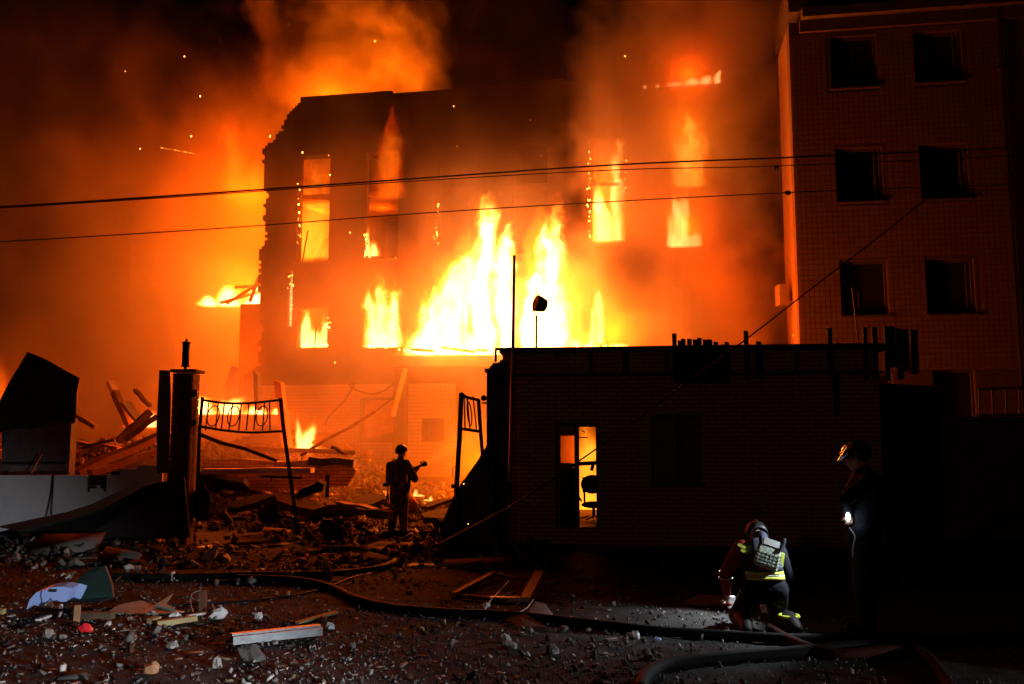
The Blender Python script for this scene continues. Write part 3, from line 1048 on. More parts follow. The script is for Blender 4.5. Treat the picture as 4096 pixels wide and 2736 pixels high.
# dark window
m_ = MB()
for (sa, za, sb, zb) in ((w0, wz0 + .04, w1, wz0 + .04), (w0, wz1 - .04, w1, wz1 - .04), (w0 + .04, wz0, w0 + .04, wz1), (w1 - .04, wz0, w1 - .04, wz1), ((w0 + w1) / 2 + .1, wz0, (w0 + w1) / 2 + .1, wz1)):
    m_.bar(qg(sa, za, .2), qg(sb, zb, .2), .07, .075)
wf = m_.build('window', M_frame, gh)
MB().box(qg(w0 + (w1 - w0) * .3, (wz0 + wz1) / 2, .205), ((w1 - w0) * .45, .01, wz1 - wz0 - .15), (0, 0, math.atan2(GD.y, GD.x))).build('pane', M_glass, wf)
MB().box(qg(w0 + (w1 - w0) * .78, (wz0 + wz1) / 2, .205), ((w1 - w0) * .3, .01, wz1 - wz0 - .15), (0, 0, math.atan2(GD.y, GD.x))).build('pane', M_glass, wf)
MB().bar(qg(w0 - .05, wz0 - .03, -.04), qg(w1 + .05, wz0 - .03, -.04), .1, .05).build('sill', M_concd, gh)

sh = empty('lean_to_shed', (at(3640, 2100, 17).x, 17, 0), 'dark lean-to shed standing between the guardhouse and the yard wall', 'shed')
a_, b_ = at(3524, 1800, 16.7).x, at(3760, 1800, 16.7).x; zs_ = at(3640, 1545, 16.7).z
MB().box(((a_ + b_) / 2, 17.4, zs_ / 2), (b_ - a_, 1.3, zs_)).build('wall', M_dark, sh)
m_ = MB(); m_.prism([(a_ - .02, 16.6, zs_ + .003), (b_ + .08, 16.6, zs_ - .06), (b_ + .08, 18.2, zs_ - .06), (a_ - .02, 18.2, zs_ + .003)], (0, 0, .05)); m_.build('roof', M_rust, sh)
# sign frame of welded bars along the fascia
sf = empty('fascia_frame', qg(3.0, 3.0, -.12), 'welded metal sign frame running along the top of the guardhouse wall', 'sign frame')
zt = lambda px: gs(px, 1403 - (px - 1990) * .008)[1]
zl = lambda px: gs(px, 1503 + (px - 2100) * .003)[1]


def sbar(x0, y0, x1, y1, w_=.045, d=-.14, name='bar'):
    a = gs(x0, y0); b = gs(x1, y1)
    MB().bar(qg(a[0], a[1], d), qg(b[0], b[1], d), w_, w_).build(name, M_metal, sf)


sbar(1985, 1400, 3522, 1387, .05, -.16, 'top_rail')
sbar(2060, 1503, 3522, 1492, .045, -.16, 'lower_rail')
sbar(1987, 1403, 1987, 1452)
for x in (2362, 2495, 2505, 2665, 3180, 3320):
    sbar(x, 1404, x, 1502, .04)
sbar(2232, 1410, 2222, 1440, .03)
# boarding left on the frame
bd = empty('slat_screen', qg(4.2, 3.0, -.25), 'broken dark slats of uneven height standing along the guardhouse roof edge', 'slat screen')
slats = []
for (a, b, t) in ((1450, 1485, 163), (1487, 1512, 213), (1515, 1552, 203), (1553, 1590, 204), (1595, 1631, 208), (1633, 1668, 196), (1672, 1708, 206), (1709, 1746, 205), (1752, 1788, 226), (1798, 1833, 245), (1835, 1868, 226), (1967, 2003, 143)):
    slats.append((1900 + .542 * a, 1900 + .542 * b, 1250 + .542 * t, 1535 if b < 1900 else 1520))
for (a, b, t) in ((533, 568, 203), (1003, 1037, 115), (1238, 1268, 107), (1303, 1338, 107), (1380, 1412, 104), (1413, 1458, 106), (1459, 1503, 105), (1504, 1549, 106), (1551, 1602, 108)):
    slats.append((2700 + .5945 * a, 2700 + .5945 * b, 1250 + .5945 * t + (random.uniform(-4, 10) if a > 1370 else 0), 1520 if a < 1370 else random.uniform(1455, 1530)))
slats.append((3318, 3340, 1490, 1665))
for (x0, x1, y0, y1) in slats:
    a = gs(x0, y0); b = (gs(x1, y0)[0], gs(x1, y1)[1])
    lean = random.uniform(-.012, .012)
    m_ = MB()
    m_.prism([qg(a[0] + .003, b[1], -.22), qg(b[0] - .003, b[1] + .01, -.22), qg(b[0] - .003 + lean, a[1] - random.uniform(0, .02), -.22), qg(a[0] + .003 + lean, a[1], -.22)], GN * .035)
    m_.build('slat', M_slat, bd)
# thin rod leaning up behind the roof
tag(MB().tube([at(3409, 1151, 18.4), at(3434, 1392, 18.2)], .018, 6).build('leaning_rod', M_galv), 'thin pale rod leaning up from the guardhouse roof in front of the tiled wall', 'rod')

# office chair just inside the doorway
cp = at(2372, 2030, 18.4); cp.z = .32
ch = empty('office_chair', cp, 'black office chair silhouetted against the fire in the guardhouse doorway', 'chair')
cx = cp.x; zb = at(2372, 1940, 18.4).z
m_ = MB(); m_.ball((cx, 18.5, zb + .01), (.235, .05, .19), 16, 10); m_.box((cx, 18.5, zb), (.40, .05, .30)); m_.build('backrest', M_navy, ch, True)
m_ = MB(); m_.ball((cx, 18.25, zb - .38), (.25, .24, .07), 16, 8); m_.build('seat', M_navy, ch, True)
MB().bar((cx - .16, 18.5, zb - .36), (cx - .16, 18.52, zb - .1), .04, .03).build('back_support', M_metal, ch)
MB().bar((cx + .16, 18.5, zb - .36), (cx + .16, 18.52, zb - .1), .04, .03).build('back_support', M_metal, ch)
MB().tube([(cx, 18.25, zb - .44), (cx, 18.25, .42)], .03, 8).build('post', M_metal, ch)
MB().tube(subdiv_path([(cx - .25, 18.1, zb - .3), (cx - .3, 18.2, zb - .22), (cx - .27, 18.4, zb - .25)], 4), .02, 6).build('armrest', M_metal, ch)
for k in range(5):
    an_ = 2 * PI * k / 5 + .3
    MB().bar((cx, 18.25, .43), (cx + .26 * math.cos(an_), 18.25 + .26 * math.sin(an_), .36), .04, .03).build('foot', M_metal, ch)

# tall steel pole on the guardhouse front
pl = empty('steel_pole', (at(2042, 1980, 16.7).x, 16.7, 0), 'tall thin steel pole standing at the guardhouse corner, rising past the roof', 'pole')
MB().tube([at(2036, 2120, 16.75), at(2040, 1950, 16.75), at(2052, 1400, 16.75), at(2057, 1022, 16.75)], [.036, .036, .034, .026], 10).build('shaft', M_galv, pl, True)
MB().ball(at(2036, 1952, 16.66), (.065, .05, .12)).build('junction_box', M_steelr, pl, True)

# floodlight on the roof
fl = empty('floodlight', at(2145, 1400, 18.5), 'dark round floodlight tilted on a short post on the guardhouse roof', 'floodlight')
MB().tube([at(2145, 1400, 18.5), at(2146, 1262, 18.5)], .022, 8).build('post', M_metal, fl)
m_ = MB(); a = at(2158, 1216, 18.45); ax_ = Vector((-.86, -.36, .22)).normalized()
m_.tube([a - ax_ * .15, a - ax_ * .13, a - ax_ * .02, a + ax_ * .07, a + ax_ * .09], [.09, .13, .16, .175, .165], 20); lh_ = m_.build('lamp_head', M_metal, fl, True)
MB().tube([a + ax_ * .091, a + ax_ * .097], [.155, .15], 20).build('lens', M_glass, lh_)
m_ = MB(); m_.tube(subdiv_path([at(2146, 1265, 18.5), at(2132, 1240, 18.4), at(2140, 1205, 18.4)], 4), .012, 6); m_.tube([at(2160, 1240, 18.4), at(2180, 1235, 18.4), at(2184, 1198, 18.35)], .012, 6); m_.build('bracket', M_metal, fl)

# ------------------------------------------------------------------ gateway
lp = empty('gate_pillar', (at(715, 2178, 16.7).x, 16.7, 0), 'tall dark brick gate pillar with a lantern on top, left of the bent gate', 'pillar', None)
x0 = at(680, 1800, 16.5).x; x1 = at(757, 1800, 16.5).x; zt_ = at(715, 1487, 16.5).z
wdt = x1 - x0
nrow = int(zt_ / .155)
MB().box(((x0 + x1) / 2, 16.7, zt_ / 2 - .05), (wdt - .03, .37, zt_ - .1)).build('core', M_joint, lp)
brk = MB().box((0, 0, 0), (1, 1, 1)).build('brick', M_brickl, None, origin=(0, 0, 0)); brk.parent = lp
first = True
for r in range(nrow):
    z = .08 + r * .155
    for side in range(3):       # front, left, right faces
        if side == 0:
            parts = [(-.25, .5), (.25, .5)] if r % 2 else [(-.375, .25), (0, .5), (.375, .25)]
            for (c, f_) in parts:
                loc = Vector(((x0 + x1) / 2 + c * wdt, 16.515, z)); scl = (f_ * wdt - .012, .05, .14)
                o_ = brk if first else instance(brk, 'brick', (0, 0, 0), lp); first = False
                o_.location = loc + Vector((0, random.uniform(-.006, .006), 0)) - lp.location; o_.scale = scl
        else:
            loc = Vector((x1 if side == 2 else x0, 16.7, z)) + Vector((-.015 if side == 2 else .015, 0, 0))
            o_ = instance(brk, 'brick', loc - lp.location, lp, scale=(.05, .36, .14))
MB().box(((x0 + x1) / 2 + .02, 16.7, zt_ + .02), (wdt + .12, .5, .05)).build('cap', M_concd, lp)
MB().box((x1 + .02, 16.62, at(0, 1572, 16.5).z), (.1, .06, .12)).build('hinge', M_metal, lp)
MB().box((x1 + .02, 16.62, at(0, 1690, 16.5).z), (.1, .06, .1)).build('hinge', M_metal, lp)
# lantern
lt = empty('gate_lantern', (at(741, 1480, 16.7).x, 16.7, zt_ + .045), 'slim cylindrical lantern with a knobbed lid on the left gate pillar', 'lantern')
lx = lt.location.x
zz = lambda y: at(741, y, 16.7).z
MB().tube([(lx, 16.7, zt_ + .045), (lx, 16.7, zz(1465))], .03, 8).build('stem', M_metal, lt)
MB().tube([(lx, 16.7, zz(1466)), (lx, 16.7, zz(1374))], .066, 14).build('housing', M_metal, lt, True)
MB().tube([(lx, 16.7, zz(1467)), (lx, 16.7, zz(1463))], .082, 14).build('base_plate', M_metal, lt)
MB().tube([(lx, 16.7, zz(1373)), (lx, 16.7, zz(1369)), (lx, 16.7, zz(1364))], [.092, .08, .02], 14).build('lid', M_metal, lt)
MB().ball((lx, 16.7, zz(1359)), .024, 8, 6).build('knob', M_metal, lt)
# pale upright board against the pillar
m_ = MB(); m_.prism([at(637, 1480, 16.3), at(676, 1482, 16.3), at(680, 1600, 16.3), at(672, 1893, 16.3), at(628, 1893, 16.35), at(626, 1700, 16.35)], (0, .05, 0))
tag(m_.build('upright_panel', M_booth), 'narrow pale grey panel standing against the left side of the lantern pillar', 'panel')

rp_ = empty('gate_pillar', (at(1990, 2178, 16.4).x, 16.4, 0), 'dark rendered gate pillar at the guardhouse corner with rubble lying on its top', 'pillar')
x0 = at(1946, 1800, 16.2).x; x1 = at(2034, 1800, 16.2).x; z1_ = at(1990, 1484, 16.2).z
MB().box(((x0 + x1) / 2, 16.4, z1_ / 2), (x1 - x0, .4, z1_)).build('shaft', M_wallburn, rp_)
MB().box(((x0 + x1) / 2, 16.4, z1_ + .022), (x1 - x0 + .08, .48, .04)).build('cap', M_concd, rp_)
MB().ball(at(1935, 1592, 16.4), .055, 10, 8).build('hinge', M_metal, rp_, True)
MB().box(at(1938, 1612, 16.4), (.1, .04, .03)).build('hinge', M_metal, rp_)
for k, (px, py, r) in enumerate(((1995, 1468, .09), (2018, 1462, .08), (1968, 1472, .05), (2008, 1448, .045), (1978, 1462, .05))):
    m_ = MB(); m_.ball(at(px, py, 16.4), (r * 1.2, r, r), 6, 4, rot=(k, k * 2, k * .7))
    tag(m_.build('brick_lump', M_concd), ('largest charred lump on top of the guardhouse gate pillar', 'second large lump on the gate pillar, touching the steel pole', 'small lump at the outer edge of the guardhouse gate pillar top', 'topmost little lump balanced on the pile on the gate pillar', 'small lump leaning on the largest one on the gate pillar')[k], 'rubble lump', 'lumps of masonry on the guardhouse gate pillar')

# gate leaves
def ring(c, rx, rz, dirv, r, name, parent, tilt=0):
    pts = []
    for k in range(20):
        a_ = 2 * PI * k / 20
        u_, v_ = rx * math.cos(a_), rz * math.sin(a_)
        pts.append(Vector(c) + Vector(dirv) * (u_ + tilt * v_) + Vector((0, 0, v_)))
    return MB().tube(pts, r, 6, True).build(name, M_metal, parent, True)


gl = empty('gate_leaf', at(800, 2100, 17.0), 'left wrought-iron gate leaf hanging bent with ring ornaments under its sagging top rail', 'gate')
YL, YR = 16.8, 17.7


def gY(px):
    return YL + (px - 800) / 330 * (YR - YL)


def gpt(px, py):
    return at(px, py, gY(px))


MB().tube([gpt(810, 1588), gpt(798, 1720), gpt(792, 1900), gpt(788, 2085)], .032, 4).build('stile', M_metal, gl)
MB().tube([gpt(1122, 1592), gpt(1132, 1700), gpt(1160, 1900), gpt(1192, 2130)], .037, 4).build('stile', M_metal, gl)
MB().tube(subdiv_path([gpt(808, 1600), gpt(900, 1612), gpt(1000, 1612), gpt(1122, 1600)], 5), .026, 6).build('top_rail', M_metal, gl)
MB().tube(subdiv_path([gpt(800, 1706), gpt(900, 1722), gpt(1000, 1730), gpt(1127, 1725)], 5), .025, 6).build('middle_rail', M_metal, gl)
for (xa, xb) in ((835, 822), (873, 862), (898, 884), (932, 915), (966, 955), (996, 985), (1024, 1015), (1058, 1050), (1078, 1080)):
    MB().tube([gpt(xa, 1610), gpt(xb, 1722)], .014, 6).build('baluster', M_metal, gl)
for xr in (853, 934, 1048):
    ring(gpt(xr, 1664), .105, .19, (1, .12, 0), .012, 'ring', gl, .12)
MB().bar(gpt(1040, 1905), gpt(1206, 1911), .045, .045).build('bolt_bar', M_metal, gl)
MB().bar(gpt(1088, 1908), gpt(1088, 1925), .03, .03).build('bolt_handle', M_metal, gl)
# its torn-off bottom ornament on the ground
to = empty('gate_ornament', gp(960, 2095), 'twisted wrought-iron scrollwork torn off the gate and lying below it', 'iron scrollwork')
for k, pts in enumerate((((810, 2090), (850, 2068), (930, 2070), (980, 2100), (930, 2115), (850, 2105)), ((980, 2100), (1040, 2075), (1110, 2090), (1090, 2118), (1020, 2118)), ((790, 2100), (900, 2125), (1050, 2128), (1190, 2120)), ((830, 2060), (900, 2040), (980, 2055), (1040, 2080)))):
    P_ = [gp(x, y) + Vector((0, 0, .05 + .05 * (j % 2))) for j, (x, y) in enumerate(pts)]
    MB().tube(subdiv_path(P_, 5), .014, 6).build('scroll', M_metal, to, True)

g2 = empty('gate_leaf', at(1830, 2200, 15.6), 'right wrought-iron gate leaf seen almost edge-on, swung out beside the guardhouse pillar', 'gate')
MB().tube([at(1846, 1572, 15.9), at(1838, 1750, 15.8), at(1826, 1950, 15.7), at(1832, 2205, 15.6)], .043, 4).build('stile', M_metal, g2)
MB().tube([at(1914, 1598, 16.4), at(1922, 1720, 16.4), at(1945, 2000, 16.4), at(1950, 2160, 16.4)], .034, 4).build('stile', M_metal, g2)
MB().tube(subdiv_path([at(1846, 1574, 15.9), at(1870, 1590, 16.1), at(1914, 1600, 16.4)], 4), .028, 6).build('top_rail', M_metal, g2)
MB().tube([at(1840, 1714, 15.8), at(1918, 1726, 16.4)], .03, 6).build('middle_rail', M_metal, g2)
for (xa, xb) in ((1858, 1860), (1868, 1880), (1892, 1906)):
    MB().tube([at(xa, 1585, 16.05), at(xb, 1718, 16.05)], .013, 6).build('baluster', M_metal, g2)
ring(at(1878, 1655, 16.1), .05, .21, (.7, .7, 0), .012, 'ring', g2, -.15)
m_ = MB(); m_.tube([at(1822, 1868, 15.7), at(1811, 1870, 15.7), at(1811, 1908, 15.7), at(1822, 1908, 15.7)], .008, 5); m_.build('handle', M_metal, g2)
MB().box(at(1813, 1944, 15.68), (.07, .06, .07)).build('lock', M_metal, g2)

# leaning dark sheets by both pillars
m_ = MB(); m_.prism([at(1948, 1778, 16.1), at(1905, 1850, 16.0), at(1828, 1958, 15.9), at(1790, 2040, 15.8), at(1758, 2115, 15.7), at(1790, 2205, 15.4), at(1975, 2215, 15.5), at(1975, 1790, 16.1)], (0, .05, 0))
tag(m_.build('fallen_sheet', M_rust), 'scorched metal sheet leaning against the guardhouse gate pillar', 'metal sheet')
m_ = MB(); m_.prism([at(60, 2125, 15.7), at(330, 2062, 15.9), at(420, 2030, 16.0), at(580, 1945, 16.2), at(735, 1905, 16.4), at(760, 2150, 16.2), at(300, 2170, 15.3)], (0, .06, 0))
tag(m_.build('fallen_sheet', M_dark), 'long dark panel leaning in front of the white wall down from the lantern pillar', 'metal sheet')

# plastered wall left
wl = empty('plaster_wall', (at(250, 2150, 17).x, 17.0, 0), 'low white plastered wall with a chipped top, left of the lantern pillar', 'wall')
xa, xb = at(-420, 1900, 17).x, at(650, 1900, 17).x
ztw = at(0, 1896, 17).z
n0, n1 = at(352, 1900, 17).x - xa, at(432, 1900, 17).x - xa


def wsolid(s, z):
    if s > n0 - .15:
        if n0 < s < n1 and z > ztw - .26 + .2 * (float(vnoise(s * 9, 2, 51)) - .5): return False
    return z < ztw - .015 + .05 * (float(vnoise(s * 3.5, 2, 52)) - .7) + (.12 if s > n1 + .25 else 0) + (.16 * max(0, (s - n1 - .2)) * .4)


wall_cells((xa, 17.0, 0), (1, 0, 0), lines(0, xb - xa, .06), lines(-.2, ztw + .4, .06), .04, wsolid).build('plaster_face', M_plaster, wl)
m_ = wall_cells((xa, 17.043, 0), (1, 0, 0), lines(0, xb - xa, .12), lines(-.2, ztw + .3, .08), .2,
                lambda s, z: z < ztw - .03 + .06 * (float(vnoise(s * 5, 2, 53)) - .5) + (.1 if s > n1 else 0))
m_.build('brick_core', M_brick, wl)
tag(MB().tube(subdiv_path([at(212, 1893, 16.93), at(206, 1960, 16.92), at(196, 2020, 16.92), at(186, 2065, 16.9)], 4), .009, 5).build('hanging_wire', M_cable), 'left one of two wires hanging over the white plastered wall', 'wire')
tag(MB().tube(subdiv_path([at(216, 1893, 16.93), at(212, 1960, 16.92), at(206, 2060, 16.9)], 4), .009, 5).build('hanging_wire', M_cable), 'right one of two wires hanging over the white plastered wall', 'wire')

# wrecked booth with its crumpled hood
bo = empty('wrecked_booth', (at(140, 1900, 18.4).x, 18.6, 0), 'wrecked grey booth behind the white wall with a crumpled dark sheet-metal hood', 'booth')
xa, xb = at(18, 1800, 18.2).x, at(272, 1800, 18.2).x
zb_ = at(0, 1672, 18.2).z
wall_cells((xa, 18.2, 0), (1, .0, 0), lines(0, xb - xa, .2), lines(-.1, zb_, .2), .06, lambda s, z: not (.25 < s < .6 and z > zb_ - .2)).build('front_panel', M_booth, bo)
m_ = MB(); m_.prism([(xb, 18.2, 0), (xb + .04, 18.2, 0), (xb + .04, 18.45, 0), (xb, 18.45, 0)], (0, 0, zb_)); m_.build('side_panel', M_booth, bo)
m_ = MB(); m_.prism([(xa - .05, 18.2, 0), (xa, 18.2, 0), (xa, 18.45, 0), (xa - .05, 18.45, 0)], (0, 0, zb_)); m_.build('side_panel', M_booth, bo)
MB().bar((xa, 18.17, zb_ * .62), (xb, 18.17, zb_ * .62), .03, .05).build('trim_strip', M_rust, bo)
MB().box(((xa * .65 + xb * .35), 18.17, zb_ * .5 - .02), ((xb - xa) * .5, .03, .5)).build('hatch', M_galv, bo)
hood = MB(); HP = [(-60, 1720), (-20, 1640), (30, 1540), (75, 1465), (110, 1407), (180, 1435), (250, 1475), (319, 1512), (308, 1570), (305, 1640), (300, 1688), (180, 1700), (20, 1716)]
f_ = [at(x, y, 18.05 + .06 * math.sin(i * 2.1)) for i, (x, y) in enumerate(HP)]
b_ = [p + Vector((-.2, .35, -.06)) for p in f_]
n = len(f_)
hood.add(f_ + b_, [tuple(range(n))[::-1]] + [(i, (i + 1) % n, (i + 1) % n + n, i + n) for i in range(n)] + [tuple(range(n, 2 * n))])
hood.build('hood', M_rust, bo)
tag(MB().bar(at(165, 1818, 17.9), at(124, 1893, 17.7), .03, .02).build('metal_strip', M_alu), 'thin bright strip of metal slanting in front of the wrecked booth', 'metal strip')
tag(MB().tube([at(12, 1700, 18.6), at(16, 1895, 18.6)], .03, 8).build('booth_post', M_metal), 'short dark post at the left edge beside the wrecked booth', 'post')

# ------------------------------------------------------------------ debris in the yard: beams, planks, slabs
yard = [
    # px0,py0,Y0, px1,py1,Y1, w,h, material, label
    (442, 1532, 25, 530, 1700, 24.5, .22, .12, M_conc, 'pale jagged upright plank rising from the heap between booth and pillar'),
    (500, 1610, 24, 560, 1690, 23.5, .26, .10, M_conc, 'shorter pale plank leaning beside the jagged upright plank'),
    (460, 1570, 24.6, 520, 1705, 24.2, .18, .18, M_wood, 'charred post close behind the jagged upright plank'),
    (600, 1648, 22.5, 470, 1765, 22, .2, .16, M_wood, 'dark beam slanting down left from the small fire beside the pillar'),
    (628, 1665, 22.0, 500, 1762, 21.6, .14, .12, M_wood, 'thin dark beam lying parallel below the slanting beam'),
    (305, 1660, 23.5, 385, 1710, 23, .14, .12, M_woody, 'light stick lying behind the booth at the left of the heap'),
    (300, 1890, 20, 640, 1745, 21.5, .5, .14, M_woodr, 'broad reddish plank lying up the slope between booth and pillar'),
    (360, 1895, 19.4, 640, 1800, 20.6, .25, .14, M_woodr, 'narrower reddish plank below the broad one on the slope'),
    (310, 1770, 22, 480, 1790, 21.8, .3, .06, M_woodr, 'short flat board on the heap right of the booth'),
    (330, 1792, 21.4, 460, 1758, 21.4, .1, .06, M_conc, 'curved pale lath on top of the short flat board'),
    (540, 1560, 24.6, 600, 1625, 24, .1, .1, M_wood, 'burning stick sloping above the small fire'),
    (800, 1740, 21, 1105, 1838, 20.2, .08, .08, M_wood, 'long thin pole lying behind the bent gate leaf'),
    (1205, 1818, 22, 1500, 1650, 24.5, .06, .06, M_wood, 'long dark pole slanting up right across the tiled ground floor'),
    (1250, 1770, 24, 1440, 1700, 26, .05, .05, M_wood, 'short dark pole above the long slanting one'),
    (1330, 1785, 21.8, 1380, 1818, 21.6, .1, .07, M_wood, 'short charred stick on the concrete edge right of the fire'),
    (1310, 1905, 19.8, 1308, 1985, 19.5, .09, .09, M_steelr, 'short rusty stake standing in the rubble behind the gate'),
    (1240, 1965, 19.5, 1190, 1990, 19.3, .14, .12, M_wood, 'charred block lying right of the leaning gate stile'),
    (1360, 2010, 19, 1500, 2035, 18.5, .25, .05, M_woodr, 'flat board lit orange lying left of the firefighter'),
    (1480, 2050, 18.2, 1560, 2060, 18.0, .3, .16, M_wood, 'dark charred box lying at the feet of the firefighter'),
    (1000, 1795, 22, 1420, 1810, 22.5, .35, .12, M_plaster, 'long broken concrete edge crossing behind the bent gate leaf'),
    (820, 1885, 21.0, 1250, 1880, 21.0, .5, .12, M_plaster, 'wide concrete slab lying low behind the bent gate leaf'),
    (1240, 1845, 21, 1420, 1850, 21, .45, .18, M_conc, 'concrete slab end lying right of the gate under the fire'),
    (1700, 2030, 19.5, 1850, 1985, 20, .3, .06, M_wood, 'charred board lying beyond the firefighter towards the right gate leaf'),
]
for (a, b, Y0, c, d, Y1, w_, h_, m__, lab) in yard:
    p, q_ = at(a, b, Y0), at(c, d, Y1)
    o_ = MB()
    mid = [p.lerp(q_, t) + Vector((0, 0, .02 * math.sin(t * 9 + a))) for t in (0, .3, .62, 1)]
    for i in range(3):
        o_.bar(mid[i], mid[i + 1], w_ * (1 - .06 * i), h_ * (1 - .05 * i))
    nm = {M_conc: 'concrete_piece', M_plaster: 'concrete_piece', M_wood: 'charred_beam', M_woody: 'light_stick', M_woodr: 'wooden_plank', M_steelr: 'rusty_stake'}[m__]
    tag(o_.build(nm, m__), lab, {M_conc: 'concrete piece', M_plaster: 'concrete piece', M_wood: 'beam', M_woody: 'stick', M_woodr: 'plank', M_steelr: 'stake'}[m__])

wb = MB(); wb.prism([at(825, 1842, 22.6), at(960, 1835, 22.5), at(1120, 1848, 22.4), at(1290, 1838, 22.3), at(1400, 1856, 22.2), at(1425, 1885, 22.2), at(1390, 1945, 22.0), at(1100, 1965, 22.1), at(825, 1955, 22.3)], (0, .5, 0))
tag(wb.build('toppled_wall', mat('lightened_brickwork', (.32, .22, .17), .95, .35, 3, .5, brick=(.26, .08, .012))), 'length of toppled brick wall lying behind the bent gate below the pointed fire', 'wall piece')  # brick colour raised in place of light from the haze
slabs = [
    (870, 1880, 21.5, .9, .6, .5, -.35, 'broken slab tilted low behind the left stile of the bent gate'),
    (1010, 1905, 20.8, .7, .5, -.3, .3, 'broken slab lying flat below the middle of the bent gate'),
    (1180, 1880, 21.8, .8, .5, .4, .35, 'broken slab tipped up behind the leaning gate stile'),
    (1350, 1900, 21.2, .9, .6, .2, -.3, 'broken slab lying low left of the firefighter'),
    (1480, 1905, 22.5, .8, .5, -.5, .4, 'jagged slab in the smoke just left of the firefighter'),
    (420, 1835, 22.0, .9, .6, .8, -.4, 'broken slab on the slope right of the wrecked booth'),
    (560, 1800, 23.0, .7, .5, -.2, .5, 'broken slab on the slope beside the upright panel'),
    (1790, 1960, 21.0, .8, .5, .3, .25, 'broken slab in the bright smoke left of the right gate leaf'),
    (1080, 1720, 25.5, .8, .6, .2, .6, 'soot-black slab on top of the heap behind the gate'),
    (1290, 1700, 26.0, .7, .5, -.4, -.5, 'soot-black slab on the heap right of the pointed fire'),
]
for k, (px, py, Y, sx_, sy_, yaw, tilt, lab) in enumerate(slabs):
    c = at(px, py, Y); rr = random.Random(k)
    c.z = float(gz(c.x, c.y)) + .10 + abs(math.sin(tilt)) * sy_ * .35
    R_ = Euler((tilt, rr.uniform(-.25, .25), yaw)).to_matrix()
    n_ = 7
    poly = [Vector((sx_ * rr.uniform(.6, 1) * math.cos(2 * PI * i / n_), sy_ * rr.uniform(.6, 1) * math.sin(2 * PI * i / n_), 0)) for i in range(n_)]
    tag(MB().prism([c + R_ @ v for v in poly], R_ @ Vector((0, 0, .13))).build('broken_slab', M_concd), lab, 'concrete slab')

# crumpled dark things in the gateway
def crumple(name, label, cat, c, r, m_, seed, seg=12, rings=8, amp=.35):
    o_ = MB(); o_.ball(c, r, seg, rings)
    c = Vector(c)
    rr = random.Random(seed)
    o_.v = [c + (v - c) * (1 + rr.uniform(-amp, amp)) for v in o_.v]
    return tag(o_.build(name, m_), label, cat)


crumple('crumpled_sheet', 'crumpled black sheet lying like a wing behind the leaning gate stile', 'metal sheet', gp(1235, 1985, .14) + Vector((0, .0, .1)), (.42, .3, .16), M_dark, 1)
m_ = MB(); m_.prism([at(1175, 1992, 18.4), at(1205, 1955, 18.4), at(1245, 1942, 18.4), at(1270, 1925, 18.4), at(1296, 1938, 18.4), at(1290, 1965, 18.4), at(1240, 1980, 18.4)], (0, .3, .03))
tag(m_.build('torn_tyre_piece', M_dark), 'curled black strip of rubber standing right of the leaning gate stile', 'rubber strip')
crumple('crumpled_bin', 'dark crumpled bin tipped over in front of the gate', 'bin', at(1325, 2120, 16.9), (.26, .2, .22), M_dark, 2, 8, 5, .22)
crumple('motor_block', 'blackened lump of machinery beside the gate scrollwork', 'machinery', at(1090, 2060, 18.0), (.26, .2, .18), M_dark, 3, 8, 6, .3)
m_ = MB(); m_.tube([at(1010, 2045, 18.2), at(1060, 2050, 18.1), at(1130, 2060, 18), at(1180, 2075, 17.9)], .03, 6); tag(m_.build('bent_pipe', M_metal), 'bent dark pipe running through the blackened machinery', 'pipe')
m_ = MB(); m_.bar(at(1290, 2070, 16.9), at(1300, 2110, 16.9), .04, .1); tag(m_.build('jagged_stump', M_wood), 'jagged charred stump standing on the tipped bin', 'stump')
crumple('jagged_debris', 'jagged charred debris piled at the foot of the right gate leaf', 'debris', gp(1775, 2150, .1), (.22, .2, .24), M_dark, 5, 8, 5, .45)
crumple('charred_bush', 'low charred clump beside the foot of the lantern pillar', 'debris', at(815, 2010, 16.9), (.2, .2, .32), M_dark, 6, 9, 6, .25)
# torn panels left foreground dark zone
m_ = MB(); m_.prism([gp(470, 2155, .15), gp(590, 2120, .3), gp(588, 2150, .12), gp(490, 2165, .05)], (.02, .08, .02)); tag(m_.build('pale_sheet', M_plaster), 'pale torn sheet catching red light below the long dark panel', 'sheet')
m_ = MB(); m_.prism([gp(775, 2130, .0), gp(790, 2085, .0) + Vector((0, 0, .3)), gp(1000, 2110, .12), gp(1080, 2175, .03), gp(780, 2190, .0)], (.0, .04, .03)); tag(m_.build('grey_sheet', M_concd), 'dark grey sheet lying in front of the bent gate', 'sheet')

# ------------------------------------------------------------------ foreground debris
# blue plastic shell
bl = MB()
out = [(105, 2440), (118, 2400), (145, 2370), (200, 2350), (250, 2346), (290, 2352), (275, 2385), (262, 2408), (215, 2405), (200, 2390), (185, 2408), (150, 2412), (120, 2425)]
o1 = [at(x, y, 9.95) for x, y in out]
o2 = [p + Vector((.02, .30, -.02 + .0)) for p in o1]
n = len(o1)
mid = [(a_ + b_) / 2 + Vector((0, 0, .035)) for a_, b_ in zip(o1, o2)]
bl.add(o1 + mid + o2, [tuple(range(n))] + [(i, (i + 1) % n, (i + 1) % n + n, i + n) for i in range(n)] + [(i + n, (i + 1) % n + n, (i + 1) % n + 2 * n, i + 2 * n) for i in range(n)] + [tuple(range(2 * n, 3 * n))[::-1]])
bs_ = empty('blue_plastic_shell', gp(200, 2430), 'broken curved shell of bright blue plastic lying on the street at the left', 'plastic shell')
bl.build('shell', M_blue, bs_)
m_ = MB(); m_.box(at(212, 2362, 9.93), (.075, .012, .03)); m_.build('slot', M_dark, bs_)
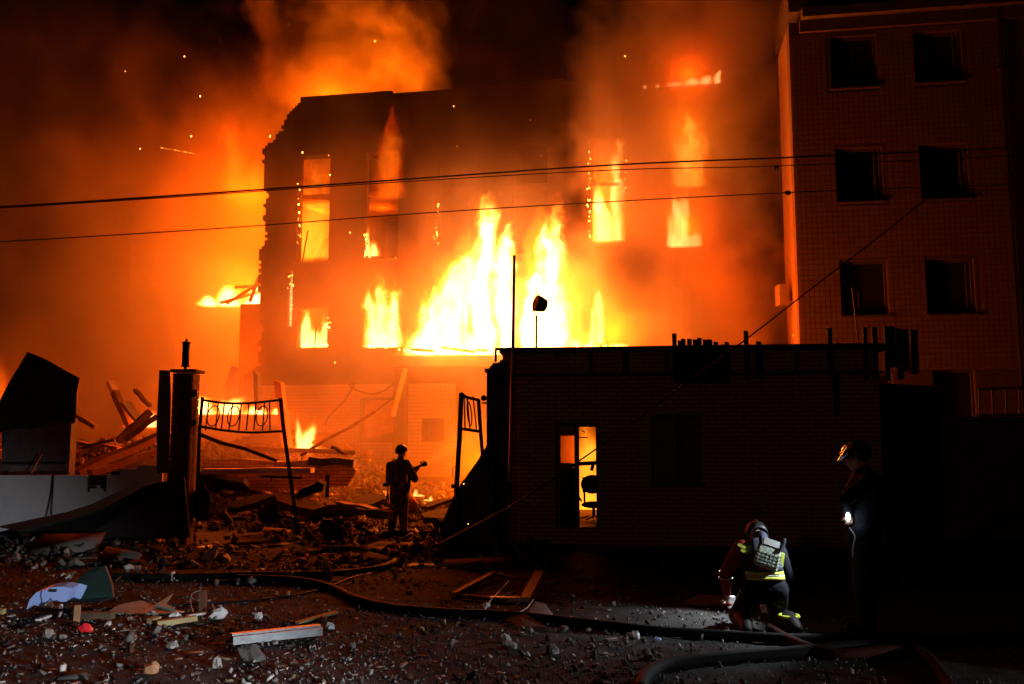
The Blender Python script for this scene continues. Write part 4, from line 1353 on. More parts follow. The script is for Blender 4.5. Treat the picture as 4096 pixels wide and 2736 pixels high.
m_ = MB(); m_.tube([at(166, 2362, 9.94), at(164, 2385, 9.94), at(168, 2410, 9.94)], .004, 5); m_.build('seam', M_dark, bs_)
m_ = MB(); m_.prism([at(235, 2405, 10.3), at(270, 2360, 10.4), at(320, 2310, 10.5), at(365, 2270, 10.6), at(420, 2262, 10.6), at(445, 2330, 10.5), at(452, 2385, 10.4), at(400, 2405, 10.3)], (.0, .05, -.02))
tag(m_.build('dark_sheet', M_darkgreen), 'crumpled dark green sheet behind the blue plastic shell', 'sheet')
m_ = MB(); m_.prism([gp(430, 2455, .01), gp(470, 2435, .03), gp(560, 2425, .05), gp(600, 2430, .03), gp(640, 2445, .02), gp(735, 2455, .01), gp(640, 2463, .01), gp(520, 2465, .01)], (0, .02, .012))
tag(m_.build('plastic_sheet', mat('pale_green_sheet', (.33, .37, .31), .5, .2, 6, .2)), 'pale greenish flat sheet lying behind the yellow timber', 'sheet')
m_ = MB(); m_.prism([gp(615, 2445, .05), gp(690, 2415, .1), gp(660, 2440, .05), gp(700, 2458, .03)], (0, .02, .015))
tag(m_.build('green_scrap', M_green), 'small folded scrap of teal green plastic on the pale sheet', 'plastic scrap')
fg = [
    (625, 2510, 785, 2488, .07, .05, M_woody, 'yellow_timber', 'yellow timber', 'bright yellow squared timber lying among white plaster chips'),
    (600, 2500, 632, 2490, .09, .05, M_woody, 'wood_block', 'wood block', 'short yellow wood block left of the bright yellow timber'),
    (305, 2478, 452, 2482, .09, .07, M_wood, 'dark_timber', 'timber', 'dark squared timber lying behind the rusty upright offcut'),
    (288, 2458, 305, 2505, .06, .05, M_woodr, 'rusty_offcut', 'offcut', 'reddish upright offcut at the left end of the dark timber'),
    (1185, 2500, 1345, 2458, .07, .02, M_woody, 'pale_splinter', 'splinter', 'long pale wood splinter pointing up right above the aluminium profile'),
    (812, 2452, 812, 2362, .07, .06, M_steelr, 'rusty_bracket', 'bracket', 'rusty upright steel bracket standing in the street'),
    (150, 2488, 200, 2472, .05, .02, M_plaster, 'white_chip', 'chip', 'long white chip below the blue plastic shell'),
    (745, 2472, 820, 2462, .06, .02, M_plaster, 'white_strip', 'strip', 'white strip lying right of the teal scrap'),
    (0, 2462, 14, 2458, .06, .05, M_woody, 'timber_stub', 'timber', 'yellow timber stub cut by the left edge'),
]
for (a, b, c, d, w_, h_, m__, nm, cat, lab) in fg:
    if nm in ('rusty_bracket',):
        p = gp(a, b); q_ = at(c, d, p.y)
    elif nm == 'rusty_offcut':
        p = gp(305, 2505, .03); q_ = p + Vector((-.05, .12, .14))
    else:
        p = gp(a, b, h_ / 2 + .01); q_ = gp(c, d, h_ / 2 + .015)
    tag(MB().bar(p, q_, w_, h_).build(nm, m__), lab, cat)
# wires of the bracket
m_ = MB(); p = gp(812, 2452)
m_.tube(subdiv_path([p + Vector((-.03, 0, .24)), p + Vector((-.12, -.02, .2)), p + Vector((-.13, 0, .08)), p + Vector((-.08, -.05, .01))], 5), .004, 5)
m_.tube(subdiv_path([p + Vector((.09, 0, .1)), p + Vector((.13, -.02, .04)), p + Vector((.16, -.06, .01))], 5), .004, 5)
tag(m_.build('bracket_wires', M_galv), 'thin bent wires sprouting round the rusty bracket', 'wires')
# aluminium profile
al = MB(); p = gp(925, 2582, .02); q_ = gp(1280, 2548, .03)
dv = (q_ - p).normalized(); sd = Vector((-dv.y, dv.x, 0))
sec = [(-.09, 0), (.09, 0), (.09, .075), (.055, .075), (.055, .05), (.02, .05), (.02, .085), (-.03, .085), (-.03, .05), (-.06, .05), (-.06, .07), (-.09, .07)]
al.add([p + sd * a + Vector((0, 0, b)) for a, b in sec] + [q_ + sd * a + Vector((0, 0, b)) for a, b in sec],
       [tuple(range(12))] + [(i, (i + 1) % 12, (i + 1) % 12 + 12, i + 12) for i in range(12)] + [tuple(range(12, 24))[::-1]])
tag(al.build('aluminium_profile', M_alu), 'long grooved aluminium profile lying in the foreground', 'metal profile')
# broken window frame
wf_ = empty('broken_window_frame', gp(1990, 2390), 'broken wooden window frame lying in the street with bent sticks', 'window frame')
P1, P2, P3, P4 = gp(1815, 2392, .04), gp(1975, 2312, .06), gp(2158, 2335, .08), gp(2100, 2412, .04)
MB().bar(P1, P2, .07, .05).build('rail', M_woodr, wf_)
MB().bar(P4, P3 + Vector((0, 0, .06)), .12, .05).build('stile', M_galv, wf_)
MB().bar(P1 + Vector((.1, -.1, 0)), P4 + Vector((-.2, -.03, -.01)), .05, .04).build('rail', M_wood, wf_)
MB().bar(P2 + Vector((0, 0, .0)), P3 + Vector((-.3, 0, -.02)), .05, .04).build('stile', M_wood, wf_)
MB().bar(P4 + Vector((-.4, .1, .0)), P4 + Vector((0.02, .02, .0)), .10, .04).build('rail', M_galv, wf_)
tag(MB().tube([gp(1935, 2450, .02), gp(1965, 2435, .1), gp(2035, 2395, .2)], .006, 5).build('bent_stick', M_white), 'thin white bent stick rising from the hose beside the broken frame', 'stick')
crumple('white_tape_scrap', 'small scrap of red and white tape beside the hose', 'tape scrap', gp(1945, 2440, .05), (.05, .03, .035), M_white, 9, 8, 5, .4)
tag(MB().tube([gp(2080, 2455, .02), gp(2110, 2450, .05), gp(2135, 2430, .09)], .006, 5).build('bent_stick', M_white), 'second thin pale stick lying right of the broken frame', 'stick')
# slab wedge, cardboard, larger stones
m_ = MB(); m_.prism([gp(2105, 2468, 0), gp(2140, 2440, .06), gp(2180, 2445, .05), gp(2215, 2472, 0)], (0, .15, .01)); tag(m_.build('stone_wedge', M_conc), 'grey wedge of concrete just behind the hose', 'concrete wedge')
m_ = MB(); m_.prism([gp(2005, 2485, .02), gp(2060, 2482, .06), gp(2110, 2500, .06), gp(2190, 2528, .01), gp(2090, 2520, .01)], (.02, .06, .02)); tag(m_.build('torn_cardboard', M_concd), 'torn dark board lying just below the hose', 'board')
for k, (px, py, r, m__, lab) in enumerate((
        (2015, 2570, .07, M_conc, 'grey block with a broken corner below the hose'), (2045, 2590, .06, M_conc, 'grey stone touching the block with the broken corner'),
        (2215, 2612, .05, M_conc, 'flat-topped stone throwing a long shadow'), (2365, 2590, .04, M_conc, 'small pointed stone on bare asphalt'),
        (2380, 2628, .035, M_concd, 'little dark round stone near the pointed one'), (2540, 2555, .055, M_plaster, 'pale flat chunk right of the hose bend'),
        (2355, 2525, .03, M_white, 'small upright white chip behind the hose'), (1685, 2520, .045, M_woody, 'crumpled yellow lump left of the hose'),
        (1775, 2495, .035, M_woody, 'small ochre lump against the hose'), (1100, 2575, .03, M_conc, 'little stone at the left end of the aluminium profile'),
        (690, 2590, .06, M_conc, 'pointed grey stone left of the aluminium profile'), (870, 2670, .06, M_conc, 'grey stone below the left end of the profile'),
        (600, 2690, .07, M_woodr, 'orange-lit lump of brick at the bottom left'), (1010, 2640, .1, M_concd, 'dark matted clod below the aluminium profile'),
        (195, 2550, .07, M_conc, 'grey stone lying left below the yellow timber'), (375, 2240, .10, M_brickl, 'big orange-lit chunk of brick behind the dark green sheet'),
        (520, 2290, .1, M_plaster, 'pale rounded chunk right of the dark green sheet'), (690, 2320, .08, M_plaster, 'pale chunk sitting on the flattened hose'),
        (840, 2240, .14, M_plaster, 'largest white plaster chunk in front of the gate'), (905, 2245, .10, M_plaster, 'second white plaster chunk in front of the gate'),
        (1320, 2200, .12, M_brickl, 'orange-lit brick lump left of the hose coil'), (1680, 2185, .13, M_brickl, 'orange-lit brick lump right of the firefighter'),
        (315, 2225, .13, M_conc, 'grey chunk beside the big orange-lit brick'), (55, 2250, .14, M_conc, 'grey chunk at the far left before the white wall'),
        (1410, 2590, .04, M_conc, 'small stone right of the aluminium profile'), (1320, 2515, .05, M_plaster, 'crumpled white scrap above the right end of the profile'),
        (1030, 2485, .07, M_plaster, 'white torn scrap between the bracket and the splinter'), (870, 2472, .09, M_plaster, 'white crumbling chunk right of the rusty bracket'),
        (430, 2505, .05, M_plaster, 'white flake standing left of the yellow timber'), (700, 2478, .07, M_plaster, 'white curved piece on top of the yellow timber'),
        (345, 2525, .06, M_red, 'red and white scrap below the yellow timber'), (190, 2430, .07, M_plaster, 'square pale piece leaning on the blue shell'),
        (240, 2440, .05, M_plaster, 'white piece right of the square pale one'))):
    c = gp(px, py, r * .25)
    o_ = MB(); o_.ball(c, (r * random.uniform(.9, 1.4), r, r * random.uniform(.55, .9)), 7, 5, rot=(random.random() * 3, random.random() * 3, random.random() * 3))
    cc = Vector(c); o_.v = [cc + (v - cc) * random.uniform(.72, 1.22) for v in o_.v]
    nm = {M_conc: 'stone', M_concd: 'dark_clod', M_plaster: 'plaster_chunk', M_brickl: 'brick_chunk', M_woody: 'yellow_lump', M_white: 'white_chip', M_woodr: 'brick_lump', M_red: 'red_scrap'}[m__]
    tag(o_.build(nm, m__), lab, nm.replace('_', ' '))
tag(MB().bar(gp(2425, 2470 + 98, .02), gp(2470, 2566, .02), .05, .02).build('thin_chip', M_conc), 'thin flat chip lying right of the torn dark board', 'chip')
tag(MB().ball(gp(2628, 2566, .02), (.04, .02, .015), 8, 6).build('bottle_cap', M_blue), 'tiny blue plastic bit on the asphalt right of the flat chunk', 'plastic bit')

# hoses and cables
def rope(name, pts, r, m_, label, cat, lift=None, n=7):
    P_ = [(p if isinstance(p, Vector) else gp(p[0], p[1], r if lift is None else lift)) for p in pts]
    P_ = subdiv_path(P_, n)
    P_ = [Vector((p.x, p.y, max(p.z, float(gz(p.x, p.y)) + r * .8))) for p in P_]
    return tag(MB().tube(P_, r, 10).build(name, m_, None, True), label, cat)


rope('fire_hose', [at(1664, 1872, 18.85), at(1640, 1905, 18.7), at(1632, 1960, 18.6), at(1610, 2020, 18.5), (1570, 2085), (1500, 2125), (1440, 2150), (1418, 2175), (1435, 2200)], .035, M_rubber, 'fire hose running from the nozzle down past the firefighter into the rubble', 'hose')
rope('fire_hose', [(1290, 2206), (1400, 2205), (1510, 2215), (1580, 2245), (1540, 2278), (1420, 2300), (1250, 2312), (1000, 2315), (700, 2322), (400, 2318)], .045, M_rubber, 'fire hose curling in a loop in front of the gateway', 'hose')
rope('fire_hose', [(950, 2325), (1180, 2335), (1320, 2365), (1430, 2415), (1580, 2450), (1800, 2468), (2050, 2480), (2350, 2512), (2600, 2540), (2900, 2560), (3200, 2575), (3500, 2570), (3900, 2568), (4500, 2560)], .045, M_rubber, 'long black fire hose crossing the street in the foreground', 'hose')
rope('fire_hose', [(2560, 2790), (2590, 2725), (2680, 2680), (2900, 2655), (3200, 2630), (3500, 2600), (3900, 2575), (4500, 2550)], .05, M_rubber, 'fire hose bending into the bottom right corner', 'hose')
rope('fire_hose', [(3080, 2535), (3180, 2590), (3350, 2640), (3600, 2620), (3700, 2640), (3780, 2740), (3820, 2800)], .045, M_hosered, 'dull red fire hose lying in the dark at the lower right', 'hose')

rope('fallen_cable', [at(3700, 800, 15.2), at(3500, 960, 14.7), at(3300, 1112, 14.2), at(3000, 1345, 13.6), at(2700, 1565, 13.2), at(2400, 1785, 13.0), at(2100, 1990, 12.6), at(1950, 2075, 12.3), (1700, 2205), (1500, 2290), (1330, 2345), (1150, 2392), (850, 2415), (620, 2430), (300, 2442), (-100, 2450)], .011, M_cable, 'thin black cable running down from the tiled building and across the street', 'cable', n=8)


def cable(name, pts, r, label):
    P_ = [at(*p) for p in pts]
    return tag(MB().tube(subdiv_path(P_, 6), r, 6).build(name, M_cable, None, True), label, 'cable')


cable('overhead_cable', [(-300, 838, 13), (0, 828, 13), (700, 782, 13.2), (1500, 726, 13.5), (2450, 660, 14), (3200, 628, 14.4), (4096, 590, 15), (4500, 575, 15)], .0135, 'thickest and uppermost overhead cable crossing the scene')
cable('overhead_cable', [(-300, 842, 13.3), (0, 832, 13.3), (700, 788, 13.5), (1500, 734, 13.8), (2450, 680, 14.3), (3100, 664, 14.7), (4096, 620, 15.3), (4500, 600, 15)], .008, 'thin overhead cable running just under the uppermost one')
cable('overhead_cable', [(-300, 980, 12), (0, 967, 12), (900, 912, 12.3), (1700, 852, 12.7), (2450, 806, 13), (3160, 770, 13.4), (3600, 752, 13.7), (4096, 738, 14), (4500, 730, 14)], .008, 'lowest overhead cable with a round insulator on it')
tag(MB().ball(at(3152, 771, 13.35), (.05, .03, .035)).build('insulator', M_cable, None, True), 'oval insulator on the lowest overhead cable', 'insulator')
io = MB(); io.ball(at(3107, 667, 14.65), (.04, .03, .025)); io.bar(at(3101, 670, 14.65), at(3101, 680, 14.65), .02, .02); io.bar(at(3112, 670, 14.65), at(3112, 680, 14.65), .02, .02)
tag(io.build('cable_clamp', M_cable), 'small two-legged clamp on the thin overhead cable', 'clamp')
cable('service_cable', [(3700, 740, 15.2), (3900, 758, 15.3), (4096, 768, 15.4), (4500, 790, 15.4)], .007, 'short thin cable sagging off to the right edge')

# cables drooping over the tiled ground floor
for k, (pts, lab) in enumerate((
        (((1580, 1530), (1520, 1570), (1460, 1572), (1400, 1545), (1420, 1530)), 'drooping black cable loop under the lower window sills'),
        (((1420, 1530), (1380, 1600), (1320, 1660), (1300, 1700)), 'black cable hanging left of the boarded ground-floor window'),
        (((1600, 1560), (1560, 1600), (1480, 1660), (1420, 1690)), 'black cable stretched across the boarded window'))):
    P_ = [on_plane(x, y, AP - BN * .0 + BD * -.2 + Vector((0, .6, 0)), BD) for x, y in pts]
    tag(MB().tube(subdiv_path(P_, 5), .03, 5).build('torn_cable', M_cable, None, True), lab, 'cable')

# ------------------------------------------------------------------ people
def capsule(mb, p0, r0, p1, r1, seg=14):
    p0 = Vector(p0); p1 = Vector(p1)
    d = p1 - p0; L = d.length; d.normalize()
    pts = []; rs_ = []
    for k in range(5):
        t = k / 4 * PI / 2
        pts.append(p0 - d * r0 * math.cos(t)); rs_.append(max(r0 * math.sin(t), .002))
    for k in range(1, 5):
        t = k / 4 * PI / 2
        if k == 1:
            pts.append(p1 + d * 0); rs_.append(r1)
        pts.append(p1 + d * r1 * math.sin(t)); rs_.append(max(r1 * math.cos(t), .002))
    mb.tube(pts, rs_, seg)


def remesh(mb, name, m_, parent, voxel=.012, smooth=3):
    o = mb.build(name, m_, parent, True)
    md = o.modifiers.new('r', 'REMESH'); md.mode = 'VOXEL'; md.voxel_size = voxel; md.use_smooth_shade = True
    ms = o.modifiers.new('s', 'SMOOTH'); ms.iterations = smooth; ms.factor = .5
    dg = bpy.context.evaluated_depsgraph_get()
    me = bpy.data.meshes.new_from_object(o.evaluated_get(dg))
    o.modifiers.clear()
    old = o.data; o.data = me; bpy.data.meshes.remove(old)
    if not me.materials: me.materials.append(m_)
    return o


def hand(mb, wrist, d, palm_n, curl=.6, s=1.0):
    """wrist, direction of the palm, normal the fingers curl towards"""
    wrist = Vector(wrist); d = Vector(d).normalized(); nrm = Vector(palm_n); nrm = (nrm - d * nrm.dot(d)).normalized(); sd = d.cross(nrm)
    capsule(mb, wrist, .028 * s, wrist + d * .03 * s, .03 * s, 8)
    for k, (off, L) in enumerate(((-.031, .072), (-.0105, .082), (.0105, .077), (.031, .06))):
        a = wrist + sd * off * .75 * s + d * .02 * s; b = wrist + sd * off * s + d * .088 * s
        capsule(mb, a, .014 * s, b, .0115 * s, 6)
        cur = b; ang = 0; dd = d
        for j in range(3):
            ang += curl
            dd = d * math.cos(ang) + nrm * math.sin(ang)
            nx = cur + dd * L * s * (.42, .33, .25)[j]
            capsule(mb, cur, (.0105 - .001 * j) * s, nx, (.0098 - .001 * j) * s, 6)
            cur = nx
    a = wrist - sd * .026 * s + d * .02 * s; b = a + (-sd * .6 + d * .6 + nrm * .5).normalized() * .042 * s; c = b + (d * .7 + nrm * .7).normalized() * .03 * s
    capsule(mb, a, .014 * s, b, .012 * s, 6); capsule(mb, b, .012 * s, c, .010 * s, 6)


def head(mb, c, f, up=(0, 0, 1)):
    """head with nose, brow, chin and ears; c centre, f facing"""
    c = Vector(c); f = Vector(f).normalized(); up = Vector(up); up = (up - f * up.dot(f)).normalized(); sd = f.cross(up)
    M = Matrix((sd, f, up)).transposed()
    e = MB(); e.ball((0, 0, 0), (.076, .094, .112), 20, 14); e.v = [c + M @ v for v in e.v]; mb.add(e.v, e.f)
    e = MB(); e.ball((0, .045, -.07), (.05, .045, .045), 12, 8); e.v = [c + M @ v for v in e.v]; mb.add(e.v, e.f)
    capsule(mb, c + f * .088 + up * .015, .010, c + f * .108 - up * .028, .014, 8)
    for s in (-1, 1):
        capsule(mb, c + sd * .05 * s + f * .075 + up * .03, .010, c + sd * .016 * s + f * .088 + up * .032, .010, 6)
        capsule(mb, c + sd * .078 * s - f * .005 + up * .02, .012, c + sd * .08 * s - f * .005 - up * .02, .009, 6)
        capsule(mb, c + sd * .032 * s + f * .082 + up * .008, .011, c + sd * .030 * s + f * .083 + up * .007, .011, 6)
    capsule(mb, c + sd * .022 + f * .090 - up * .052, .008, c - sd * .022 + f * .090 - up * .052, .008, 6)


def limb(mb, pts, rs_):
    for i in range(len(pts) - 1):
        capsule(mb, pts[i], rs_[i], pts[i + 1], rs_[i + 1])


def helmet(parent, c, f, up, m_, name='helmet', brim=True):
    c = Vector(c); f = Vector(f).normalized(); up = Vector(up); up = (up - f * up.dot(f)).normalized(); sd = f.cross(up)
    M = Matrix((sd, f, up)).transposed()
    vs = []; fs = []; seg = 24; rings = 9
    for i in range(rings + 1):
        th = PI * .60 * i / rings
        for k in range(seg):
            ph_ = 2 * PI * k / seg
            drop = -.05 if (math.sin(ph_) < .2 and i == rings) else (.012 if i == rings else 0)
            vs.append(Vector((.118 * math.sin(th) * math.cos(ph_), .140 * math.sin(th) * math.sin(ph_), .118 * math.cos(th) + .028 + drop * .7)))
    for i in range(rings):
        for k in range(seg):
            fs.append((i * seg + k, (i + 1) * seg + k, (i + 1) * seg + (k + 1) % seg, i * seg + (k + 1) % seg))
    inner = [v * .93 + Vector((0, 0, .002)) for v in vs]
    n_ = len(vs)
    fs += [tuple(i + n_ for i in f_)[::-1] for f_ in fs]
    fs += [(rings * seg + k, rings * seg + k + n_, rings * seg + (k + 1) % seg + n_, rings * seg + (k + 1) % seg) for k in range(seg)]
    mb = MB(); mb.add([c + M @ v for v in vs + inner], fs)
    h = mb.build(name, m_, parent, True)
    if brim:
        r_ = MB(); r_.tube([c + M @ Vector((.008 * s_, -.13 + .26 * t, .085 + .062 * math.sin(PI * t))) for t in [i / 8 for i in range(9)] for s_ in (0,)], .010, 6)
        r_.build('helmet_ridge', m_, h, True)
    return h


def strip_around(mb, pts, h, up=(0, 0, 1), t=.006):
    """closed band through the points"""
    n_ = len(pts); up = Vector(up); c = sum((Vector(p) for p in pts), Vector()) / n_
    vs = []
    for p in pts:
        p = Vector(p); o_ = (p - c); o_ = (o_ - up * o_.dot(up)).normalized()
        vs += [p, p + up * h, p + o_ * t, p + o_ * t + up * h]
    fs = []
    for i in range(n_):
        a, b = i * 4, ((i + 1) % n_) * 4
        fs += [(a + 2, b + 2, b + 3, a + 3), (a + 1, b + 1, b, a), (a, b, b + 2, a + 2), (a + 3, b + 3, b + 1, a + 1)]
    mb.add(vs, fs)


def ellipse(c, rx, ry, ang=0, n=20, up=None):
    out = []
    for k in range(n):
        a = 2 * PI * k / n
        x, y = rx * math.cos(a), ry * math.sin(a)
        out.append(Vector(c) + Vector((x * math.cos(ang) - y * math.sin(ang), x * math.sin(ang) + y * math.cos(ang), 0)))
    return out


# --- firefighter with the hose (seen from behind)
fx, fy = at(1597, 2130, 18.8).x, 18.8
fz = float(gz(fx, fy))
B = Vector((fx, fy, 0))
V = lambda x, y, z: B + Vector((x, y, z))
p1 = empty('person', (fx, fy, fz), 'firefighter in helmet and mottled trousers standing in the gateway spraying water, seen from behind', 'person')
b = MB()
ff = Vector((.8, .6, 0)).normalized()
hipL, hipR = V(-.09, .03, .93), V(.08, -.02, .93)
kneeL, kneeR = V(-.115, .04, .50), V(.075, .03, .50)
ankL, ankR = V(-.15, -.02, .10), V(.085, .02, .08)
sL, sR = V(-.12, .13, 1.44), V(.14, -.13, 1.43)
eL, eR = V(.14, .28, 1.17), V(.31, -.08, 1.12)
hL, hR = V(.36, .22, 1.36), V(.28, .10, 1.25)
limb(b, [hipL, kneeL, ankL], [.085, .058, .042]); limb(b, [hipR, kneeR, ankR], [.085, .058, .042])
limb(b, [V(0, 0, .95), V(.0, 0, 1.2), V(0, 0, 1.38)], [.13, .125, .14])
limb(b, [sL, sR], [.07, .07]); limb(b, [V(0, 0, 1.42), V(.015, .01, 1.60)], [.07, .055])
limb(b, [sL, eL, hL], [.058, .043, .03]); limb(b, [sR, eR, hR], [.058, .043, .03])
hand(b, hL, hL - eL, (0, 0, 1), .75); hand(b, hR, hR - eR, (0, .3, 1), .7)
for a_, s_ in ((ankL, -.02), (ankR, .03)):
    limb(b, [a_ + Vector((0, 0, -.03)), a_ + ff * .14 + Vector((s_, 0, -.05))], [.042, .032])
head(b, V(.02, .02, 1.675), ff)
remesh(b, 'body', M_skin, p1, .009)
t = MB()
limb(t, [hipL, kneeL, V(-.145, 0, .16)], [.125, .09, .088]); limb(t, [hipR, kneeR, V(.085, .02, .15)], [.125, .092, .088])
limb(t, [V(-.03, 0, .93), V(.03, 0, 1.0)], [.15, .15])
remesh(t, 'trousers', M_camo, p1, .014)
t = MB()
limb(t, [V(-.02, 0, 1.0), V(-.01, 0, 1.2), V(0, 0, 1.36)], [.17, .165, .17]); limb(t, [sL + Vector((.02, -.02, -.03)), sR + Vector((-.01, 0, -.03))], [.10, .10])
limb(t, [sL, eL, eL.lerp(hL, .8)], [.085, .07, .055]); limb(t, [sR, eR, eR.lerp(hR, .75)], [.088, .078, .058])
limb(t, [V(0, 0, 1.45), V(.01, .01, 1.53)], [.09, .075])
remesh(t, 'jacket', M_ochre, p1, .014)
for a_, s_ in ((ankL, -.02), (ankR, .03)):
    t = MB(); limb(t, [a_ + Vector((0, 0, .12)), a_ + Vector((0, 0, -.02))], [.085, .07]); limb(t, [a_ + Vector((0, 0, -.03)), a_ + ff * .15 + Vector((s_, 0, -.045))], [.062, .05])
    remesh(t, 'boot', M_boot, p1, .012)
helmet(p1, V(.02, .02, 1.67), ff, (0, 0, 1), M_helm)
bk = -ff
t = MB(); c = V(0, 0, 1.26) + bk * .2; limb(t, [c + Vector((-.03, -.02, .13)), c + Vector((-.03, -.02, -.18))], [.085, .085]); t.box(c + Vector((.03, 0, 0)), (.3, .08, .42), (0, 0, math.atan2(ff.y, ff.x) - PI / 2))
remesh(t, 'back_pack', M_camo, p1, .014)
t = MB(); strip_around(t, ellipse(V(-.02, 0, .99), .185, .175), .05, t=.012); t.build('belt', M_navy, p1)
t = MB(); t.box(V(.06, -.178, 1.02), (.1, .02, .035)); t.build('belt_reflector', mat('orange_reflector', (.7, .25, .1), .4, .1, 3, 0), p1)
t = MB(); t.tube([V(-.33, -.1, 1.0), V(-.2, -.08, 1.01)], .035, 10); t.build('belt_torch', M_metal, p1)
t = MB(); t.tube(subdiv_path([V(-.23, -.09, 1.0), V(-.24, -.1, .8), V(-.265, -.1, .66), V(-.24, -.1, .62), V(-.215, -.1, .68), V(-.225, -.09, .8)], 5), .014, 6); t.build('strap', M_navy, p1)
# nozzle
nz = empty('hose_nozzle', V(.42, .16, 1.4), 'brass and black hose nozzle held by the firefighter in the gateway', 'nozzle')
n0_, n1_ = V(.30, .10, 1.335), V(.50, .20, 1.42)
nd = (n1_ - n0_).normalized()
MB().tube([n0_ - nd * .06, n1_ - nd * .08], .026, 10).build('barrel', M_steelr, nz, True)
MB().tube([n1_ - nd * .08, n1_ - nd * .06, n1_ - nd * .0, n1_ + nd * .02], [.03, .042, .052, .046], 14).build('head', M_metal, nz, True)
MB().tube([n1_ - nd * .1 + Vector((0, 0, .0)), n1_ - nd * .12 + Vector((0, 0, .075)), n1_ - nd * .04 + Vector((0, 0, .08))], .01, 6).build('lever', M_metal, nz)

# --- kneeling rescuer (seen from behind, bent forward)
kx, ky = at(3066, 2480, 9.0).x, 9.0
B = Vector((kx, ky, float(gz(kx, ky))))
p2 = empty('person', B, 'kneeling rescuer seen from behind in pale vest and yellow reflective belt, bent over', 'person')
b = MB()
pel = V(0, 0, .44); ch_ = V(.03, .24, .78); nk = V(.05, .33, .92)
kL, kR = V(-.20, .36, .09), V(.22, .36, .09); hpL, hpR = V(-.11, .02, .42), V(.11, .02, .42)
fL, fR = V(-.24, -.10, .09), V(.24, -.08, .09)
sL, sR = V(-.17, .26, .83), V(.22, .26, .79)
eL, eR = V(-.33, .32, .54), V(.34, .40, .52)
hL, hR = V(-.27, .52, .28), V(.16, .60, .22)
limb(b, [hpL, kL, fL], [.08, .06, .045]); limb(b, [hpR, kR, fR], [.08, .06, .045])
limb(b, [fL, fL + Vector((-.01, -.12, -.05))], [.04, .03]); limb(b, [fR, fR + Vector((.01, -.12, -.05))], [.04, .03])
limb(b, [pel + Vector((0, .04, 0)), V(.015, .14, .62), ch_], [.10, .11, .12]); limb(b, [sL, sR], [.07, .07]); limb(b, [ch_, nk, V(.06, .42, .93)], [.1, .06, .06])
limb(b, [sL, eL, hL], [.058, .043, .03]); limb(b, [sR, eR, hR], [.058, .043, .03])
hand(b, hL, hL - eL, (0, 1, -1), .4); hand(b, hR, hR - eR, (0, .5, -1), .4)
head(b, V(.05, .46, .93), (0, .55, -.83), (0, .83, .55))
remesh(b, 'body', M_skin, p2, .009)
t = MB()
limb(t, [hpL, kL, fL + Vector((0, .05, 0))], [.125, .10, .085]); limb(t, [hpR, kR, fR + Vector((0, .05, 0))], [.125, .10, .085]); limb(t, [hpL + Vector((.02, .0, 0)), hpR + Vector((-.02, 0, 0))], [.15, .15])
remesh(t, 'trousers', M_navy, p2, .013)
t = MB()
limb(t, [V(-.05, .05, .5), V(-.04, .13, .64), ch_ + Vector((-.05, 0, 0))], [.15, .15, .155]); limb(t, [V(.05, .05, .5), V(.06, .13, .64), ch_ + Vector((.05, 0, 0))], [.15, .15, .155]); limb(t, [sL + Vector((.02, 0, -.02)), sR + Vector((-.02, 0, -.02))], [.095, .095]); limb(t, [ch_, nk], [.12, .085])
remesh(t, 'jacket', M_navy2, p2, .013)
for s_, e_, h_ in ((sL, eL, hL), (sR, eR, hR)):
    t = MB(); limb(t, [s_, e_, e_.lerp(h_, .8)], [.085, .07, .052]); remesh(t, 'sleeve', M_coatred if s_ is sL else M_navy, p2, .012)
for f_, s_ in ((fL, -1), (fR, 1)):
    t = MB(); limb(t, [f_ + Vector((0, .12, .03)), f_ + Vector((0, -.02, .0))], [.085, .075]); limb(t, [f_ + Vector((0, -.02, .01)), f_ + Vector((.015 * s_, -.10, -.03))], [.07, .058]); remesh(t, 'boot', M_boot, p2, .012)
helmet(p2, V(.05, .46, .95), (0, .55, -.83), (0, .83, .55), M_helm)
# vest plate on the back: follows the slope of the spine
sp0 = V(.01, -.055, .60); sp1 = V(.045, .06, .90)
up_ = (sp1 - sp0).normalized(); nb = Vector((0, -up_.z, up_.y)).normalized(); sx = up_.cross(nb)
c = (sp0 + sp1) / 2 + nb * .02
R = Matrix((sx if sx.x > 0 else -sx, up_, nb)).transposed()
R = R @ Matrix.Rotation(math.radians(-14), 3, 'Z')
t = MB(); t.box(c + R @ Vector((0, 0, .0)), (.25, .25, .06), R)
vo = t.build('vest', M_vest, p2)
bm = bmesh.new(); bm.from_mesh(vo.data); bmesh.ops.bevel(bm, geom=bm.edges[:], offset=.02, segments=3, affect='EDGES'); bm.to_mesh(vo.data); bm.free()
for j in range(4):
    w_ = MB()
    w_.box(c + R @ Vector((0, -.08 + .036 * j, .035)), (.235, .016, .006), R)
    for i in range(6):
        w_.box(c + R @ Vector((-.1 + .04 * i, -.08 + .036 * j, .039)), (.006, .022, .008), R)
    w_.build('webbing', M_vest, vo)
t = MB(); t.box(c + R @ Vector((0, .155, .01)), (.16, .07, .05), R); t.build('collar_pad', M_silver, p2)
t = MB(); t.tube([c + R @ Vector((.1, .1, .03)), c + R @ Vector((.12, .2, .02)), c + R @ Vector((.13, .27, -.06))], .02, 6); t.build('shoulder_strap', M_navy, p2)
t = MB(); t.tube([c + R @ Vector((-.1, .1, .03)), c + R @ Vector((-.12, .18, .02)), c + R @ Vector((-.12, .25, -.06))], .02, 6); t.build('shoulder_strap', M_navy, p2)


